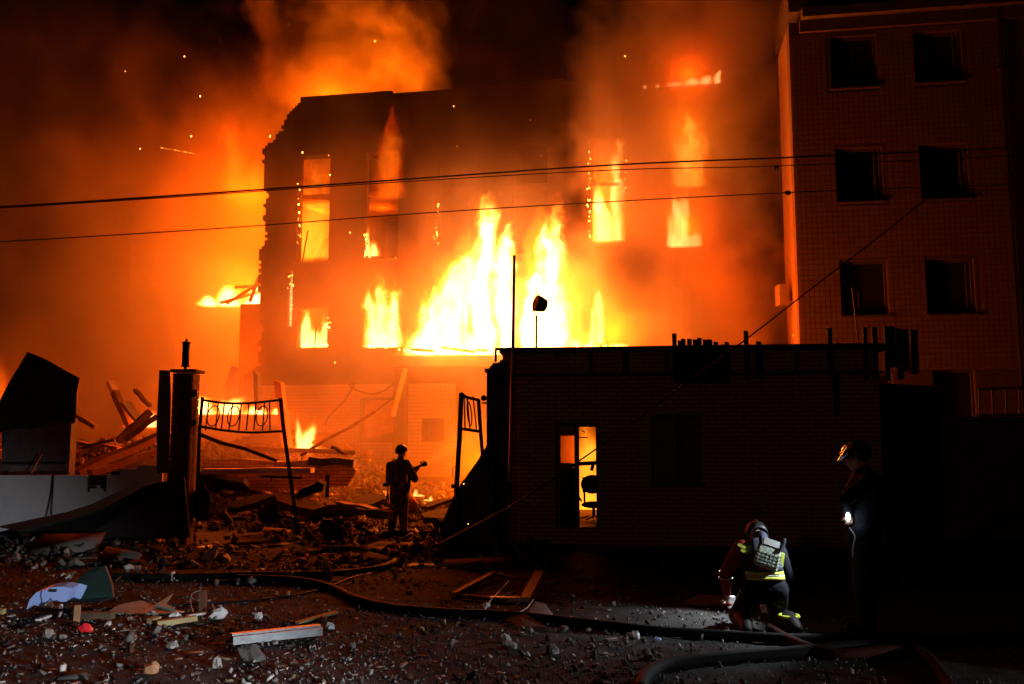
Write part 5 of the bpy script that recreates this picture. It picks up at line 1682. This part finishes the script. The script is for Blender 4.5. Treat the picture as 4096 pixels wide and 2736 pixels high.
def back_pt(x, h_):
    """point on the jacket back at sideways x and height h_"""
    yy = .04 + (h_ - .5) * (.24 - .04) / (.78 - .5)
    xx = max(0.0, abs(x) - .05)
    return V(x * 1.0 + .0, yy - .012 - math.sqrt(max(.0004, .168 ** 2 - xx ** 2)), h_ + .0)


for (z0, z1, m__, nm) in ((.535, .567, M_hiviz, 'reflective_band'), (.567, .583, M_silver, 'reflective_stripe'), (.583, .612, M_hiviz, 'reflective_band'), (.622, .68, M_navy2, 'back_panel')):
    vs = []; fs = []
    N_ = 17
    for i in range(N_):
        x = -.195 + .39 * i / (N_ - 1)
        a_, b_ = back_pt(x, z0), back_pt(x, z1)
        vs += [a_ + Vector((0, -.004, 0)), b_ + Vector((0, -.004, 0)), a_ + Vector((0, .006, 0)), b_ + Vector((0, .006, 0))]
    for i in range(N_ - 1):
        a_ = i * 4; b2 = a_ + 4
        fs += [(a_, b2, b2 + 1, a_ + 1), (a_ + 2, a_ + 3, b2 + 3, b2 + 2), (a_ + 1, b2 + 1, b2 + 3, a_ + 3), (a_, a_ + 2, b2 + 2, b2)]
    fs += [(0, 1, 3, 2), ((N_ - 1) * 4, (N_ - 1) * 4 + 2, (N_ - 1) * 4 + 3, (N_ - 1) * 4 + 1)]
    MB().add(vs, fs).build(nm, m__, p2, True)
t = MB(); t.box(back_pt(-.02, .655) + Vector((0, -.012, 0)), (.095, .008, .036)); t.build('red_patch', mat('red_reflective_patch', (.8, .03, .05), .4, .05, 3, 0), p2)
for (x, z, l) in ((-.2, .86, .07), (-.17, .80, .06)):
    t = MB(); t.box(V(x, .13, z), (.085, .03, .03), (0, .5, 0)); t.build('shoulder_tape', M_hiviz, p2)
t = MB(); t.box(V(.205, .10, .72), (.03, .05, .14), (0, .15, 0)); t.build('side_tape', M_hiviz, p2)
for (x, y, z) in ((-.38, .31, .49), (-.36, .33, .56)):
    t = MB(); t.tube(ellipse((kx - .32, ky + .35, B.z + z), .072, .072, n=12), .009, 5, True); t.build('cuff_stripe', M_silver, p2, True)
t = MB(); t.tube(ellipse((kx + .235, ky + .02, B.z + .15), .095, .095, n=14), .02, 6, True); t.build('ankle_band', M_hiviz, p2, True)

p2.scale = (.95, .95, .92)

# --- standing man with torch (profile, facing left)
mx_, my_ = at(3452, 2490, 9.2).x, 9.2
B = Vector((mx_, my_, float(gz(mx_, my_))))
p3 = empty('person', B, 'man in dark clothes and raised visor standing at the right, holding a white torch', 'person')
b = MB()
ff = Vector((-.95, .25, 0)).normalized()
hipN, hipF = V(.02, -.09, .95), V(.03, .10, .95)
kN, kF = V(-.02, -.10, .50), V(.05, .12, .50); aN, aF = V(.0, -.11, .09), V(.06, .13, .09)
sN, sF = V(.07, -.19, 1.45), V(.09, .20, 1.45)
eN, eF = V(-.20, -.20, 1.27), V(-.08, .22, 1.15)
hN, hF = V(-.15, -.14, 1.13), V(-.10, .02, 1.13)
limb(b, [hipN, kN, aN], [.09, .06, .045]); limb(b, [hipF, kF, aF], [.09, .06, .045])
limb(b, [V(.03, 0, .97), V(.05, 0, 1.2), V(.07, 0, 1.38)], [.13, .13, .15]); limb(b, [sN, sF], [.07, .07]); limb(b, [V(.07, 0, 1.44), V(.04, 0, 1.60)], [.08, .058])
limb(b, [sN, eN, hN], [.06, .045, .03]); limb(b, [sF, eF, hF], [.06, .045, .03])
hand(b, hN, (.1, .1, -1), (0, 1, 0), .8); hand(b, hF, hF - eF, (0, 0, -1), .5)
for a_ in (aN, aF): limb(b, [a_ + Vector((0, 0, -.03)), a_ + ff * .15 + Vector((0, 0, -.05))], [.045, .033])
head(b, V(.0, 0, 1.665), (-.93, .2, -.25), (-.2, 0, 1))
remesh(b, 'body', M_skin, p3, .009)
t = MB(); limb(t, [hipN, kN, V(.0, -.11, .14)], [.125, .095, .085]); limb(t, [hipF, kF, V(.06, .13, .14)], [.125, .095, .085]); limb(t, [hipN, hipF], [.14, .14]); remesh(t, 'trousers', M_navy, p3, .013)
t = MB(); limb(t, [V(.03, 0, .9), V(.06, 0, 1.2), V(.09, 0, 1.36)], [.18, .18, .19]); limb(t, [sN, sF], [.10, .10]); limb(t, [V(.08, 0, 1.45), V(.06, 0, 1.54)], [.11, .085])
limb(t, [sN, eN, eN.lerp(hN, .7)], [.09, .07, .055]); limb(t, [sF, eF, eF.lerp(hF, .7)], [.09, .07, .055]); limb(t, [V(.2, 0, 1.35), V(.17, 0, 1.1)], [.12, .11])
remesh(t, 'jacket', M_navy, p3, .013)
for a_ in (aN, aF):
    t = MB(); limb(t, [a_ + Vector((0, 0, .1)), a_ + Vector((0, 0, -.02))], [.08, .068]); limb(t, [a_ + Vector((0, 0, -.03)), a_ + ff * .16 + Vector((0, 0, -.04))], [.06, .05]); remesh(t, 'boot', M_boot, p3, .012)
hm = helmet(p3, V(.015, 0, 1.69), (-.93, .2, -.2), (-.2, 0, 1), M_helm)
# raised visor: a curved clear plate
mv = bpy.data.materials.new('clear_visor'); mv.use_nodes = True
_b = mv.node_tree.nodes['Principled BSDF']; _b.inputs['Base Color'].default_value = (.5, .4, .3, 1); _b.inputs['Transmission Weight'].default_value = .8; _b.inputs['Roughness'].default_value = .08; _b.inputs['IOR'].default_value = 1.45
vs = []; fs = []
u0 = at(3392, 1782, 9.1); l0 = at(3352, 1842, 9.1)
dv = (l0 - u0)
for i in range(9):
    a_ = (i / 8 - .5) * 1.9
    off = Vector((.095 * (1 - math.cos(a_)) * 1.2, .125 * math.sin(a_), 0))
    for k_ in range(2):
        vs.append(u0 + Vector((0, .1, 0)) + off + dv * (k_ * 1.0) - Vector((0, 0, 0)))
for i in range(8):
    a_ = i * 2; fs.append((a_, a_ + 1, a_ + 3, a_ + 2))
n_ = len(vs)
vs2 = [v + Vector((.004, 0, .003)) for v in vs]
fs += [tuple(q + n_ for q in f_)[::-1] for f_ in fs]
fs += [(i * 2, i * 2 + 2, i * 2 + 2 + n_, i * 2 + n_) for i in range(8)] + [(i * 2 + 1, i * 2 + 1 + n_, i * 2 + 3 + n_, i * 2 + 3) for i in range(8)]
vz = MB().add(vs + vs2, fs).build('visor', mv, p3, True)
MB().tube([at(3388, 1788, 9.06), at(3352, 1843, 9.06)], .006, 6).build('visor_glint', mat('glint_metal', (.9, .85, .8), .12, .02, 2, 0, metal=1.0), vz)  # polished strip added to give the visor its glint
t = MB(); t.tube(subdiv_path([V(-.14, -.12, 1.0), V(-.1, -.15, .92), V(-.12, -.16, .84), V(-.14, -.17, .72)], 4), .006, 6); t.build('lanyard', M_silver, p3)
# torch
tq = at(3392, 2067, 9.0)
to_ = empty('hand_torch', tq, 'small glowing white torch in the hand of the standing man', 'torch')
MB().tube([tq + Vector((.0, .03, .07)), tq + Vector((0, .03, -.01))], .018, 10).build('handle', M_metal, to_, True)
m_ = MB(); m_.ball(tq, (.019, .019, .042), 12, 8); m_.build('bulb', mat('lit_torch_lens', (.9, .95, 1), .3, 0, 3, 0, emit=((.8, .92, 1), 30)), to_, True)

# gear on the ground beside the kneeling rescuer
kz = lambda px, py, Y=None: gp(px, py)
gr_ = empty('rescue_reel', gp(3062, 2415), 'red and silver reel of rescue gear lying between the legs of the kneeling rescuer', 'rescue gear')
c = at(3068, 2400, 9.6)
MB().tube([c + Vector((-.045, 0, 0)), c + Vector((-.01, 0, 0))], .055, 16).build('drum', M_silver, gr_, True)
MB().tube([c + Vector((-.1, 0, .01)), c + Vector((-.047, 0, 0))], .05, 12).build('handle', M_red, gr_, True)
m_ = MB(); m_.tube(ellipse((0, 0, 0), .05, .05, n=14), .014, 6, True); m_.v = [Vector((v.z, v.x, v.y)) + c + Vector((.03, -.01, 0)) for v in m_.v]; m_.build('ring', M_metal, gr_, True)
tag(MB().ball(at(3112, 2403, 9.5), (.07, .04, .045), 12, 8).build('red_pouch', M_red, None, True), 'small red pouch right of the silver reel', 'pouch')
m_ = MB(); m_.prism([gp(3045, 2458, .02), gp(3060, 2428, .03), gp(3140, 2425, .03), gp(3115, 2460, .02)], (0, .02, .02)); tag(m_.build('pale_slab', M_plaster), 'pale flat slab on the ground between the kneeling boots', 'slab')
tag(MB().box(at(2925, 2408, 9.45), (.07, .07, .11)).build('white_bottle', M_white), 'white box standing left of the kneeling boots', 'box')
tag(MB().ball(at(2908, 2418, 9.35), (.055, .03, .016), 10, 6).build('red_glove', M_red, None, True), 'flat red glove lying before the white box', 'glove')
m_ = MB(); m_.prism([gp(2730, 2418, .01), gp(2800, 2398, .03), gp(2900, 2402, .03), gp(2905, 2425, .01), gp(2800, 2428, .01)], (0, .03, .02)); tag(m_.build('lit_board', M_conc), 'torn grey board lying in torchlight left of the rescuer', 'board')

# ------------------------------------------------------------------ fire: embers, sparks, flames with the light they give
def embers(name, label, pts, m_=M_ember):
    o_ = MB()
    for p, r in pts:
        o_.ball(p, (r, r, r * random.uniform(.8, 2.0)), 6, 4)
    tag(o_.build(name, m_), label, kind='stuff')


E_ = []
for (px, y0, y1, n_, r) in ((1192, 730, 1020, 16, .035), (1465, 930, 1025, 16, .045), (1750, 780, 980, 12, .035), (2358, 600, 950, 22, .035), (2500, 560, 760, 10, .03), (1164, 1080, 1305, 14, .03), (1313, 1270, 1330, 10, .05)):
    for _ in range(n_):
        y = random.uniform(y0, y1); p = on_plane(px + random.gauss(0, 5), y, BP - BN * .02, BD)
        E_.append((p, r * .5 * random.uniform(.25, 1.5)))
for (x0, x1, y, n_) in ((1195, 1310, 1383, 20), (1460, 1590, 1386, 26), (1585, 1700, 1402, 14), (2300, 2510, 1385, 20)):
    for _ in range(n_):
        px = random.uniform(x0, x1)
        E_.append((on_plane(px, y + random.uniform(-4, 2), BP - BN * (.1 if x0 < 1580 else 2), BD), random.uniform(.015, .04)))
embers('embers', 'glowing embers along the window edges and sills', E_)
E_ = [(at(x, y, 30), .016) for x, y in ((738, 226), (801, 385), (765, 545), (1080, 545), (1500, 165), (1320, 700), (1210, 610), (1815, 425), (1590, 1480), (1340, 1450), (1400, 930), (2500, 225), (560, 595))]
E_ += [(at(random.gauss(1500, 700), random.uniform(60, 1400), random.uniform(26, 31)), random.uniform(.002, .0065)) for _ in range(26)]
E_ += [(at(x, y, 14.5), .005) for x, y in ((1873, 2095), (1855, 1935))]
E_ += [(at(640 + i * 12 + random.uniform(-3, 3), 590 + .18 * i * 12, 33), random.uniform(.003, .009)) for i in range(12)]
embers('sparks', 'sparks and burning scraps drifting in the air', E_)
E_ = []
for _ in range(60):
    p = gp(random.uniform(0, 2300), random.uniform(2450, 2720), .012); E_.append((p, random.uniform(.003, .005)))
o_ = MB()
for p, r in E_: o_.ball(p, r, 5, 3)
tag(o_.build('glass_bits', mat('broken_glass_bits', (.9, .9, .9), .05, .02, 3, 0, metal=1.0)), 'tiny bits of glass glinting on the street', kind='stuff')

# flames as bodies of glowing gas, plus emitting volumes for lit haze and openings
def wpt(px, py, inn=.0):
    return on_plane(px, py, BP + BN * inn, BD)


FL = []
p = at(1960, 1412, 28.6); FB = p
FL.append(flame('great_flame', 'tallest white-hot flame with two tongues rising from the annex roof', (p.x, 28.6, 4.66),
      [(-1.45, 1.15, 4.9, .24, 0), (-2.0, 1.0, 2.6, .16, 0), (-.25, .72, 3.2, .03, 2.3), (.45, .5, 2.3, .12, 2.2), (1.8, 1.0, 3.4, .06, 1.6), (1.2, .45, 1.8, .16, 1.4), (-.5, 1.2, 1.1, 0, 0)], D=.9, voxel=.05, seed=1.3, warp=.95, turb=1.15, fr=1.15, material=FM_HOT))
FL.append(flame('haze_glow', 'soft yellow haze with its own glow between and right of the two white-hot tongues', (p.x, 28.9, 4.66),  # firelit haze built as an emitting volume
      [(.6, 2.4, 3.6, 0, 0), (-1.2, 1.9, 4.6, .12, 0), (2.3, 1.8, 2.6, 0, 0), (1.6, 1.4, 5.2, .05, .5)], D=.8, voxel=.08, seed=31.3, warp=1.1, turb=1.0, fr=.8, material=FM_SOFT))
for (nm, lab, px, py, inn, tongues, kw) in (
        ('window_flame', 'bright flame filling and licking out above the second lower window', 1525, 1388, -.2, [(0, .8, 1.9, 0, 0), (-.3, .55, 2.2, -.08, .4), (.35, .55, 2.2, .1, .4), (0, .5, 2.6, 0, .3)], dict(D=.5, seed=2.1, warp=.6, turb=.85, material=FM)),
        ('window_flame', 'flame burning low in the lower window nearest the ragged corner', 1247, 1388, .35, [(-.28, .4, 1.9, .0, 0), (.05, .8, .9, 0, 0), (.45, .28, 1.5, 0, 0)], dict(D=.4, seed=3.3, warp=.35, box=(-.6, .62, 6))),
        ('window_flame', 'small flame on the sill of the second tall opening', 1492, 1022, .2, [(0, .32, .75, .05, 0), (-.22, .14, 1.4, 0, 0)], dict(D=.3, seed=4.1, warp=.25)),
        ('window_flame', 'tall flame in the tall opening right of the great flame', 2430, 962, .25, [(0, .85, 1.7, 0, 0), (.38, .42, 5.2, .0, 0), (-.3, .55, 2.5, 0, 0)], dict(D=.45, seed=5.7, warp=.7, turb=.9, box=(-.7, .75, 6))),
        ('window_flame', 'flame on the sill of the rightmost tall opening', 2735, 985, .25, [(-.4, .6, 1.6, 0, 0), (.25, .9, .7, 0, 0), (-.1, .5, 2.4, 0, 0)], dict(D=.45, seed=6.4, warp=.7, turb=.9, box=(-.72, .75, 6))),
        ('window_flame', 'thin flame climbing the jamb of the lower window right of the great flame', 2378, 1372, -.3, [(-.1, .22, 1.9, .03, 0), (.18, .3, .35, .0, 1.55)], dict(D=.3, seed=7.7, warp=.3)),
        ('window_flame', 'red flame lapping the top of the second tall opening', 1545, 790, -.2, [(0, .75, 3.0, .02, 0), (.2, .6, 3.4, .03, .4), (0, .8, 1.6, 0, 0)], dict(D=.5, seed=8.2, warp=.8, turb=.8, material=FM_RED2)),
        ('window_glow', 'soft orange glow filling the tall opening nearest the ragged corner', 1250, 1030, .9, [(0, 1.4, 4.0, 0, 0), (0, 1.1, 3.0, 0, .2)], dict(D=.6, seed=21.7, warp=.9, turb=.9, box=(-.9, .9, 6), material=FM_SOFT, voxel=.09)),  # window glows: firelight inside the openings put in as emitting gas
        ('window_glow', 'soft orange glow filling the tall opening right of the great flame', 2430, 972, .35, [(0, 1.0, 5.0, 0, 0), (.2, .6, 5.2, 0, .2)], dict(D=.5, seed=22.7, warp=.6, box=(-.72, .72, 6), material=FM_SOFT, voxel=.08)),
        ('window_flame', 'ragged yellow flame in the upper part of the rightmost tall opening', 2748, 745, -.15, [(0, .6, 1.5, .02, 0), (.1, .75, 1.2, .05, 1.6), (-.1, .5, 2.0, 0, .6)], dict(D=.45, seed=27.4, warp=.9, turb=1.2, material=FM_MID, voxel=.06)),
        ('window_glow', 'thin orange glow rising out of the top of the rightmost tall opening', 2738, 985, -.1, [(0, .95, 4.4, 0, 0), (.1, 1.0, 2.2, .05, 3.0)], dict(D=.5, seed=23.7, warp=.7, box=(-.95, 1.1, 7), material=FM_GLOW, voxel=.09)),
        ('crack_glow', 'glowing strip inside the long crack left of the lower windows', 1162, 1310, .08, [(0, .16, 2.9, 0, 0), (0, .14, 1.6, 0, .9)], dict(D=.16, seed=24.7, warp=.06, turb=.5, voxel=.03, material=FM_HOT)),  # emitting strip standing in for firelight from behind the crack
        ('sill_flame', 'low flames running along the annex roof right of the great flame', 2410, 1392, -2.2, [(-.4, .5, .25, 0, 0), (.5, .6, .2, 0, 0), (-.9, .5, .5, 0, 0)], dict(D=.4, seed=9.5, warp=.2, voxel=.035)),
        ('eaves_flame', 'line of flame along the roof edge above the rightmost windows', 2760, 336, -.15, [(-.5, .5, .14, .0, .02), (.1, .5, .18, .0, .08), (.55, .35, .2, .3, .14), (.95, .18, .34, .5, .2), (-1.6, .14, .1, 0, -.03), (-1.15, .12, .08, 0, 0)], dict(D=.2, seed=10.5, warp=.07, voxel=.03, fr=2.6, turb=.6, material=FM_HOT)),
):
    p = wpt(px, py, inn)
    FL.append(flame(nm, lab, (p.x, p.y, p.z), tongues, rotz=ANG, **kw))
for (nm, lab, px, py, Y, tongues, kw) in (
        ('ruin_flame', 'spreading flame on the rafters left of the ragged corner', 975, 1222, 37.6, [(-.7, .9, 1.0, .1, 0), (.3, .8, 1.3, .3, 0), (-1.5, .6, .5, .2, 0), (.9, .5, 1.6, .1, 0)], dict(D=.8, seed=11.1, warp=.5)),
        ('distant_flame', 'tall dull red flame far behind the collapsed wing', 965, 800, 40, [(-.2, 1.0, 4.6, -.08, 0), (.6, 1.2, 2.6, 0, 0)], dict(D=1.2, voxel=.1, seed=12.9, warp=1.0, fr=.8, material=FM_RED)),
        ('heap_flame', 'fire on the heap seen through the bars of the bent gate', 890, 1655, 27.5, [(-.6, .7, .7, .1, 0), (.2, .5, .55, .1, 0), (1.0, .6, .35, 0, 0), (1.7, .4, .3, 0, 0)], dict(D=.6, seed=13.2, warp=.4)),
        ('heap_flame', 'small fire between the beams left of the lantern pillar', 592, 1706, 24.5, [(0, .35, .4, .2, 0), (-.4, .3, .22, .2, 0)], dict(D=.4, seed=14.8, warp=.25)),
        ('heap_flame', 'pointed fire burning at the foot of the tiled ground floor', 1218, 1806, 24.5, [(.0, .32, .95, .25, 0), (.1, .6, .3, .1, 0), (-.1, .12, 1.2, 0, 0)], dict(D=.35, seed=15.9, warp=.3, voxel=.04)),
        ('heap_flame', 'little fire on the ground right of the firefighter', 1662, 1985, 22.5, [(0, .13, .24, 0, 0), (.1, .2, .08, 0, 0)], dict(D=.15, seed=16.2, warp=.08, voxel=.02)),
        ('heap_flame', 'tiny ember fire farther right of the firefighter', 1722, 2003, 21.0, [(0, .09, .14, .2, 0), (-.1, .12, .05, 0, 0)], dict(D=.12, seed=17.2, warp=.05, voxel=.02)),
        ('yard_flame', 'red flame at the left edge behind the wrecked booth', -10, 1700, 25, [(-.3, .8, 2.3, .0, 0), (.2, .5, 1.4, .1, 0)], dict(D=.8, seed=18.2, warp=.7, material=FM_RED, voxel=.07)),
        ('yard_flame', 'broad fire seen through the guardhouse doorway', 2360, 2060, 24.0, [(0, .9, 3.0, 0, 0), (-.9, .7, 1.8, 0, 0), (.8, .8, 2.2, 0, 0)], dict(D=.7, seed=19.2, warp=.5, material=FM_SOFT, voxel=.08)),
):
    p = at(px, py, Y)
    FL.append(flame(nm, lab, (p.x, Y, p.z), tongues, **kw))

# light given off by the fires, with fill lamps added in the smoke
for (x, y, Y, wts, r, hot) in (
        (1850, 1250, 28.0, 6500, .8, 1), (2230, 1150, 27.8, 6000, .7, 1), (1750, 1360, 27.8, 1200, .4, 1), (2450, 1330, 28.2, 1500, .4, 1),
        (1525, 1250, 33.6, 1200, .4, 1), (1525, 1180, 31.8, 900, .3, 0), (1250, 1300, 35.2, 1200, .4, 1), (1255, 900, 36.0, 4200, .5, 0), (1525, 850, 35.6, 900, .5, 0),
        (2430, 880, 30.2, 800, .3, 0), (2430, 700, 33.4, 1200, .4, 0), (2735, 900, 30.0, 800, .3, 0), (2735, 600, 32.8, 1200, .4, 0), (2735, 520, 30.4, 700, .9, 1), (2750, 300, 29.8, 450, .3, 0),
        (1000, 1160, 38.0, 8500, .9, 1), (1010, 800, 39, 5500, .9, 0), (1330, 440, 38.0, 3600, .8, 1), (960, 1420, 34.5, 2600, .5, 0),
        (880, 1600, 27.2, 900, .4, 0), (590, 1690, 24.4, 260, .3, 0), (1220, 1770, 23.7, 330, .25, 0), (1130, 1640, 22.0, 260, .6, 0), (-30, 1600, 25, 600, .5, 0),
        (2950, 1280, 26.4, 900, 1.0, 0), (2850, 1000, 26.8, 900, 1.0, 0), (1640, 1150, 30.0, 900, .4, 0), (1560, 330, 36.6, 3000, .7, 1),  # added to brighten smoke and haze away from the flames
        (2350, 1800, 24.2, 2200, .5, 1), (1920, 1850, 23.5, 1500, .5, 1), (1663, 1975, 22.3, 12, .1, 0)):
    lamp('fire_and_fill_light', at(x, y, Y), wts * .58, FIRE_HOT if hot else FIRE, r=r)

# ------------------------------------------------------------------ smoke
SM = bpy.data.materials.new('fire_smoke'); SM.use_nodes = True
t_ = SM.node_tree; t_.nodes.clear()
pv = t_.nodes.new('ShaderNodeVolumePrincipled'); ov = t_.nodes.new('ShaderNodeOutputMaterial')
t_.links.new(pv.outputs[0], ov.inputs['Volume'])
pv.inputs['Color'].default_value = (.86, .76, .64, 1)
pv.inputs['Density'].default_value = 1.0
pv.inputs['Anisotropy'].default_value = .15
PLUME = [(1360, 160, 38.5, 4.0, 3.2, 4.2, 1.1, 3.4), (1600, 140, 38.3, 2.4, 2.2, 3.8, 1.3, 3.2), (1250, 260, 38.5, 2.6, 2.4, 2.0, .8, 3.2), (1500, -60, 38.5, 4.5, 3, 3, .8, 3.4)]
BLOBS = [  # px, py, Y, rx, ry, rz, amp, noise strength
    (1330, 330, 38.5, 4.0, 3.0, 3.0, .08, 1.4),
    (720, 1150, 38, 9.5, 6.5, 8.0, .11, 2.6),
    (300, 900, 40, 13, 7, 12, .06, 2.4),
    (950, 700, 40, 3.5, 3.5, 7.0, .12, 1.8),
    (2700, 900, 29.0, 3.9, 1.6, 7.5, .6, 3.4),
    (2780, 250, 29.6, 3.8, 2.4, 5.5, .45, 3.4),
    (2450, 550, 29.4, 1.8, 1.5, 4.5, .35, 3.2),
    (2950, 1250, 28.4, 2.8, 1.5, 3.8, .7, 3.2),
    (1950, 850, 29.8, 3.8, 1.5, 4.2, .34, 2.2),
    (1400, 1500, 27.0, 7.5, 3.4, 4.6, .06, 1.5),
    (2250, 1330, 27.6, 5.5, 1.8, 3.0, .13, 1.4),
    (1900, 1850, 22.5, 2.2, 1.8, 2.2, .12, 1.4),
    (1350, 1000, 32.0, 5.2, 1.5, 6.5, .15, 2.6),
    (500, 1650, 26, 6, 3, 3.5, .06, 1.4),
    (1200, 1780, 23.0, 4.5, 2.4, 1.9, .10, 2.0),
]


def smoke_field(x, y, z, BLOBS=BLOBS, fine=.42, base=0.0):
    v = combine(x + base, y, z * .8)
    a, b, c = noise_tex(v, .22, 2, .5, True)
    v2 = combine(x + (a - .5) * 3.2, y + (b - .5) * 3.2, (z + (c - .5) * 3.2) * .85)
    n1 = noise_tex(v2, fine, 7, .66) - .5
    tot = None
    for (px, py, Y, rx, ry, rz, amp, kn) in BLOBS:
        c_ = at(px, py, Y)
        d_ = ((x - c_.x) * (1 / rx)) ** 2.0 + ((y - c_.y) * (1 / ry)) ** 2.0 + ((z - c_.z) * (1 / rz)) ** 2.0
        f_ = ((1.0 - d_.sqrt()) * 1.35 + n1 * kn).clamp() * amp
        tot = f_ if tot is None else tot + f_
    return tot


sm_o = volume('smoke', (-28, 20, 0.3), (10.5, 46, 25), .24, smoke_field, SM)
tag(sm_o, 'orange-lit billowing smoke round the burning building', kind='stuff')

tag(volume('smoke_plume', (-14, 34.5, 12), (-1.2, 42, 22.5), .13, lambda x, y, z: smoke_field(x, y, z, PLUME, .5, 3.0), SM), 'billowing orange smoke cloud above the left end of the roof', kind='stuff')

BM = bpy.data.materials.new('darkened_smoke'); BM.use_nodes = True
t_ = BM.node_tree; t_.nodes.clear()
pv2 = t_.nodes.new('ShaderNodeVolumePrincipled'); ov = t_.nodes.new('ShaderNodeOutputMaterial')
t_.links.new(pv2.outputs[0], ov.inputs['Volume'])
pv2.inputs['Color'].default_value = (.07, .05, .04, 1)  # unlit smoke: its shade is put into this near-black colour
pv2.inputs['Density'].default_value = 1.0
BLOBS2 = [(2000, 420, 28.6, 3.0, 1.5, 3.4, .8, 2.2), (1750, 560, 29.4, 1.6, 1.2, 2.6, .6, 2.2), (2000, 100, 28.6, 2.6, 1.8, 3.4, .5, 2.4), (2480, 1080, 28.0, 1.3, 1.0, 1.1, .7, 2.4), (1350, 420, 31.6, 2.6, 1.2, 2.0, .35, 2.0), (2560, 1250, 27.6, 1.0, .8, 1.0, .4, 2.4)]


def dark_smoke_field(x, y, z):
    v = combine(x, y, z * .8)
    a, b, c = noise_tex(v, .3, 2, .5, True)
    v2 = combine(x + (a - .5) * 2.6 + 7, y + (b - .5) * 2.6, (z + (c - .5) * 2.6) * .85)
    n1 = noise_tex(v2, .5, 5, .58) - .5
    tot = None
    for (px, py, Y, rx, ry, rz, amp, kn) in BLOBS2:
        c_ = at(px, py, Y)
        d_ = ((x - c_.x) * (1 / rx)) ** 2.0 + ((y - c_.y) * (1 / ry)) ** 2.0 + ((z - c_.z) * (1 / rz)) ** 2.0
        f_ = ((1.0 - d_.sqrt()) * 1.35 + n1 * kn).clamp() * amp
        tot = f_ if tot is None else tot + f_
    return tot


tag(volume('unlit_smoke', (-9, 26, 6), (6, 34, 19), .22, dark_smoke_field, BM), 'unlit smoke, darkened in its colour, rising in front of the facade above the great flame', kind='stuff')

# spray of water from the nozzle
wm = bpy.data.materials.new('water_spray_mist'); wm.use_nodes = True
t_ = wm.node_tree; t_.nodes.clear()
vs_ = t_.nodes.new('ShaderNodeVolumePrincipled'); ov = t_.nodes.new('ShaderNodeOutputMaterial'); t_.links.new(vs_.outputs[0], ov.inputs['Volume'])
vs_.inputs['Color'].default_value = (.95, .95, .95, 1); vs_.inputs['Density'].default_value = 1.0; vs_.inputs['Anisotropy'].default_value = .5
wm.cycles.volume_step_rate = .7
W0 = n1_ + nd * .02; W1 = at(1965, 1690, 21.8); WL = (W1 - W0).length; WD = (W1 - W0) / WL


def spray(x, y, z):
    tx = (x - W0.x) * WD.x + (y - W0.y) * WD.y + (z - W0.z) * WD.z
    rx = ((x - W0.x) ** 2.0 + (y - W0.y) ** 2.0 + (z - W0.z) ** 2.0 - tx * tx).max(0.0).sqrt()
    n1 = noise_tex(combine(x * 2.0, y, z * 2.0), 2.0, 3, .6)
    wd = tx.max(0.0) * .16 + .045
    f = (1.0 - rx / wd).clamp()
    end = ((WL - tx) * .8).clamp() * (tx * 8.0 + .4).clamp()
    return f * end * (n1 + .35) * (.32 / (tx.max(.15)))


tag(volume('water_spray', (W0.x - .15, W0.y - .3, W0.z - .3), (W1.x + .5, W1.y + .4, W1.z + .6), .05, spray, wm), 'fan of water spray shooting up right from the nozzle', kind='stuff')

# ------------------------------------------------------------------ white light: hand torch and the crew's work light out of frame
lamp('torch_light', tq + Vector((-.04, -.03, -.01)), 120, (.85, .94, 1.0), .02, 'SPOT', aim=(.6, 8.7, 0), angle=96, blend=.5)
lamp('work_light', (2.4, 2.2, 0.75), 2900, (.9, .95, 1.0), .04, 'SPOT', aim=(-2.7, 7.0, -.35), angle=35, blend=.9)
lamp('work_light', (9.0, 4.4, 1.1), 650, (.92, .96, 1.0), .04, 'SPOT', aim=(-.2, 8.0, 0), angle=24, blend=.25)
lamp('headlamp_light', (kx - .10, ky + .70, .66), 70, (.9, .96, 1.0), .02, 'SPOT', aim=(kx - .62, ky + .5, 0), angle=110, blend=.6)
lamp('warm_fill', (-5, -9, 3.2), 290, (1.0, .36, .26), .5)  # warm fill added out of view behind the camera
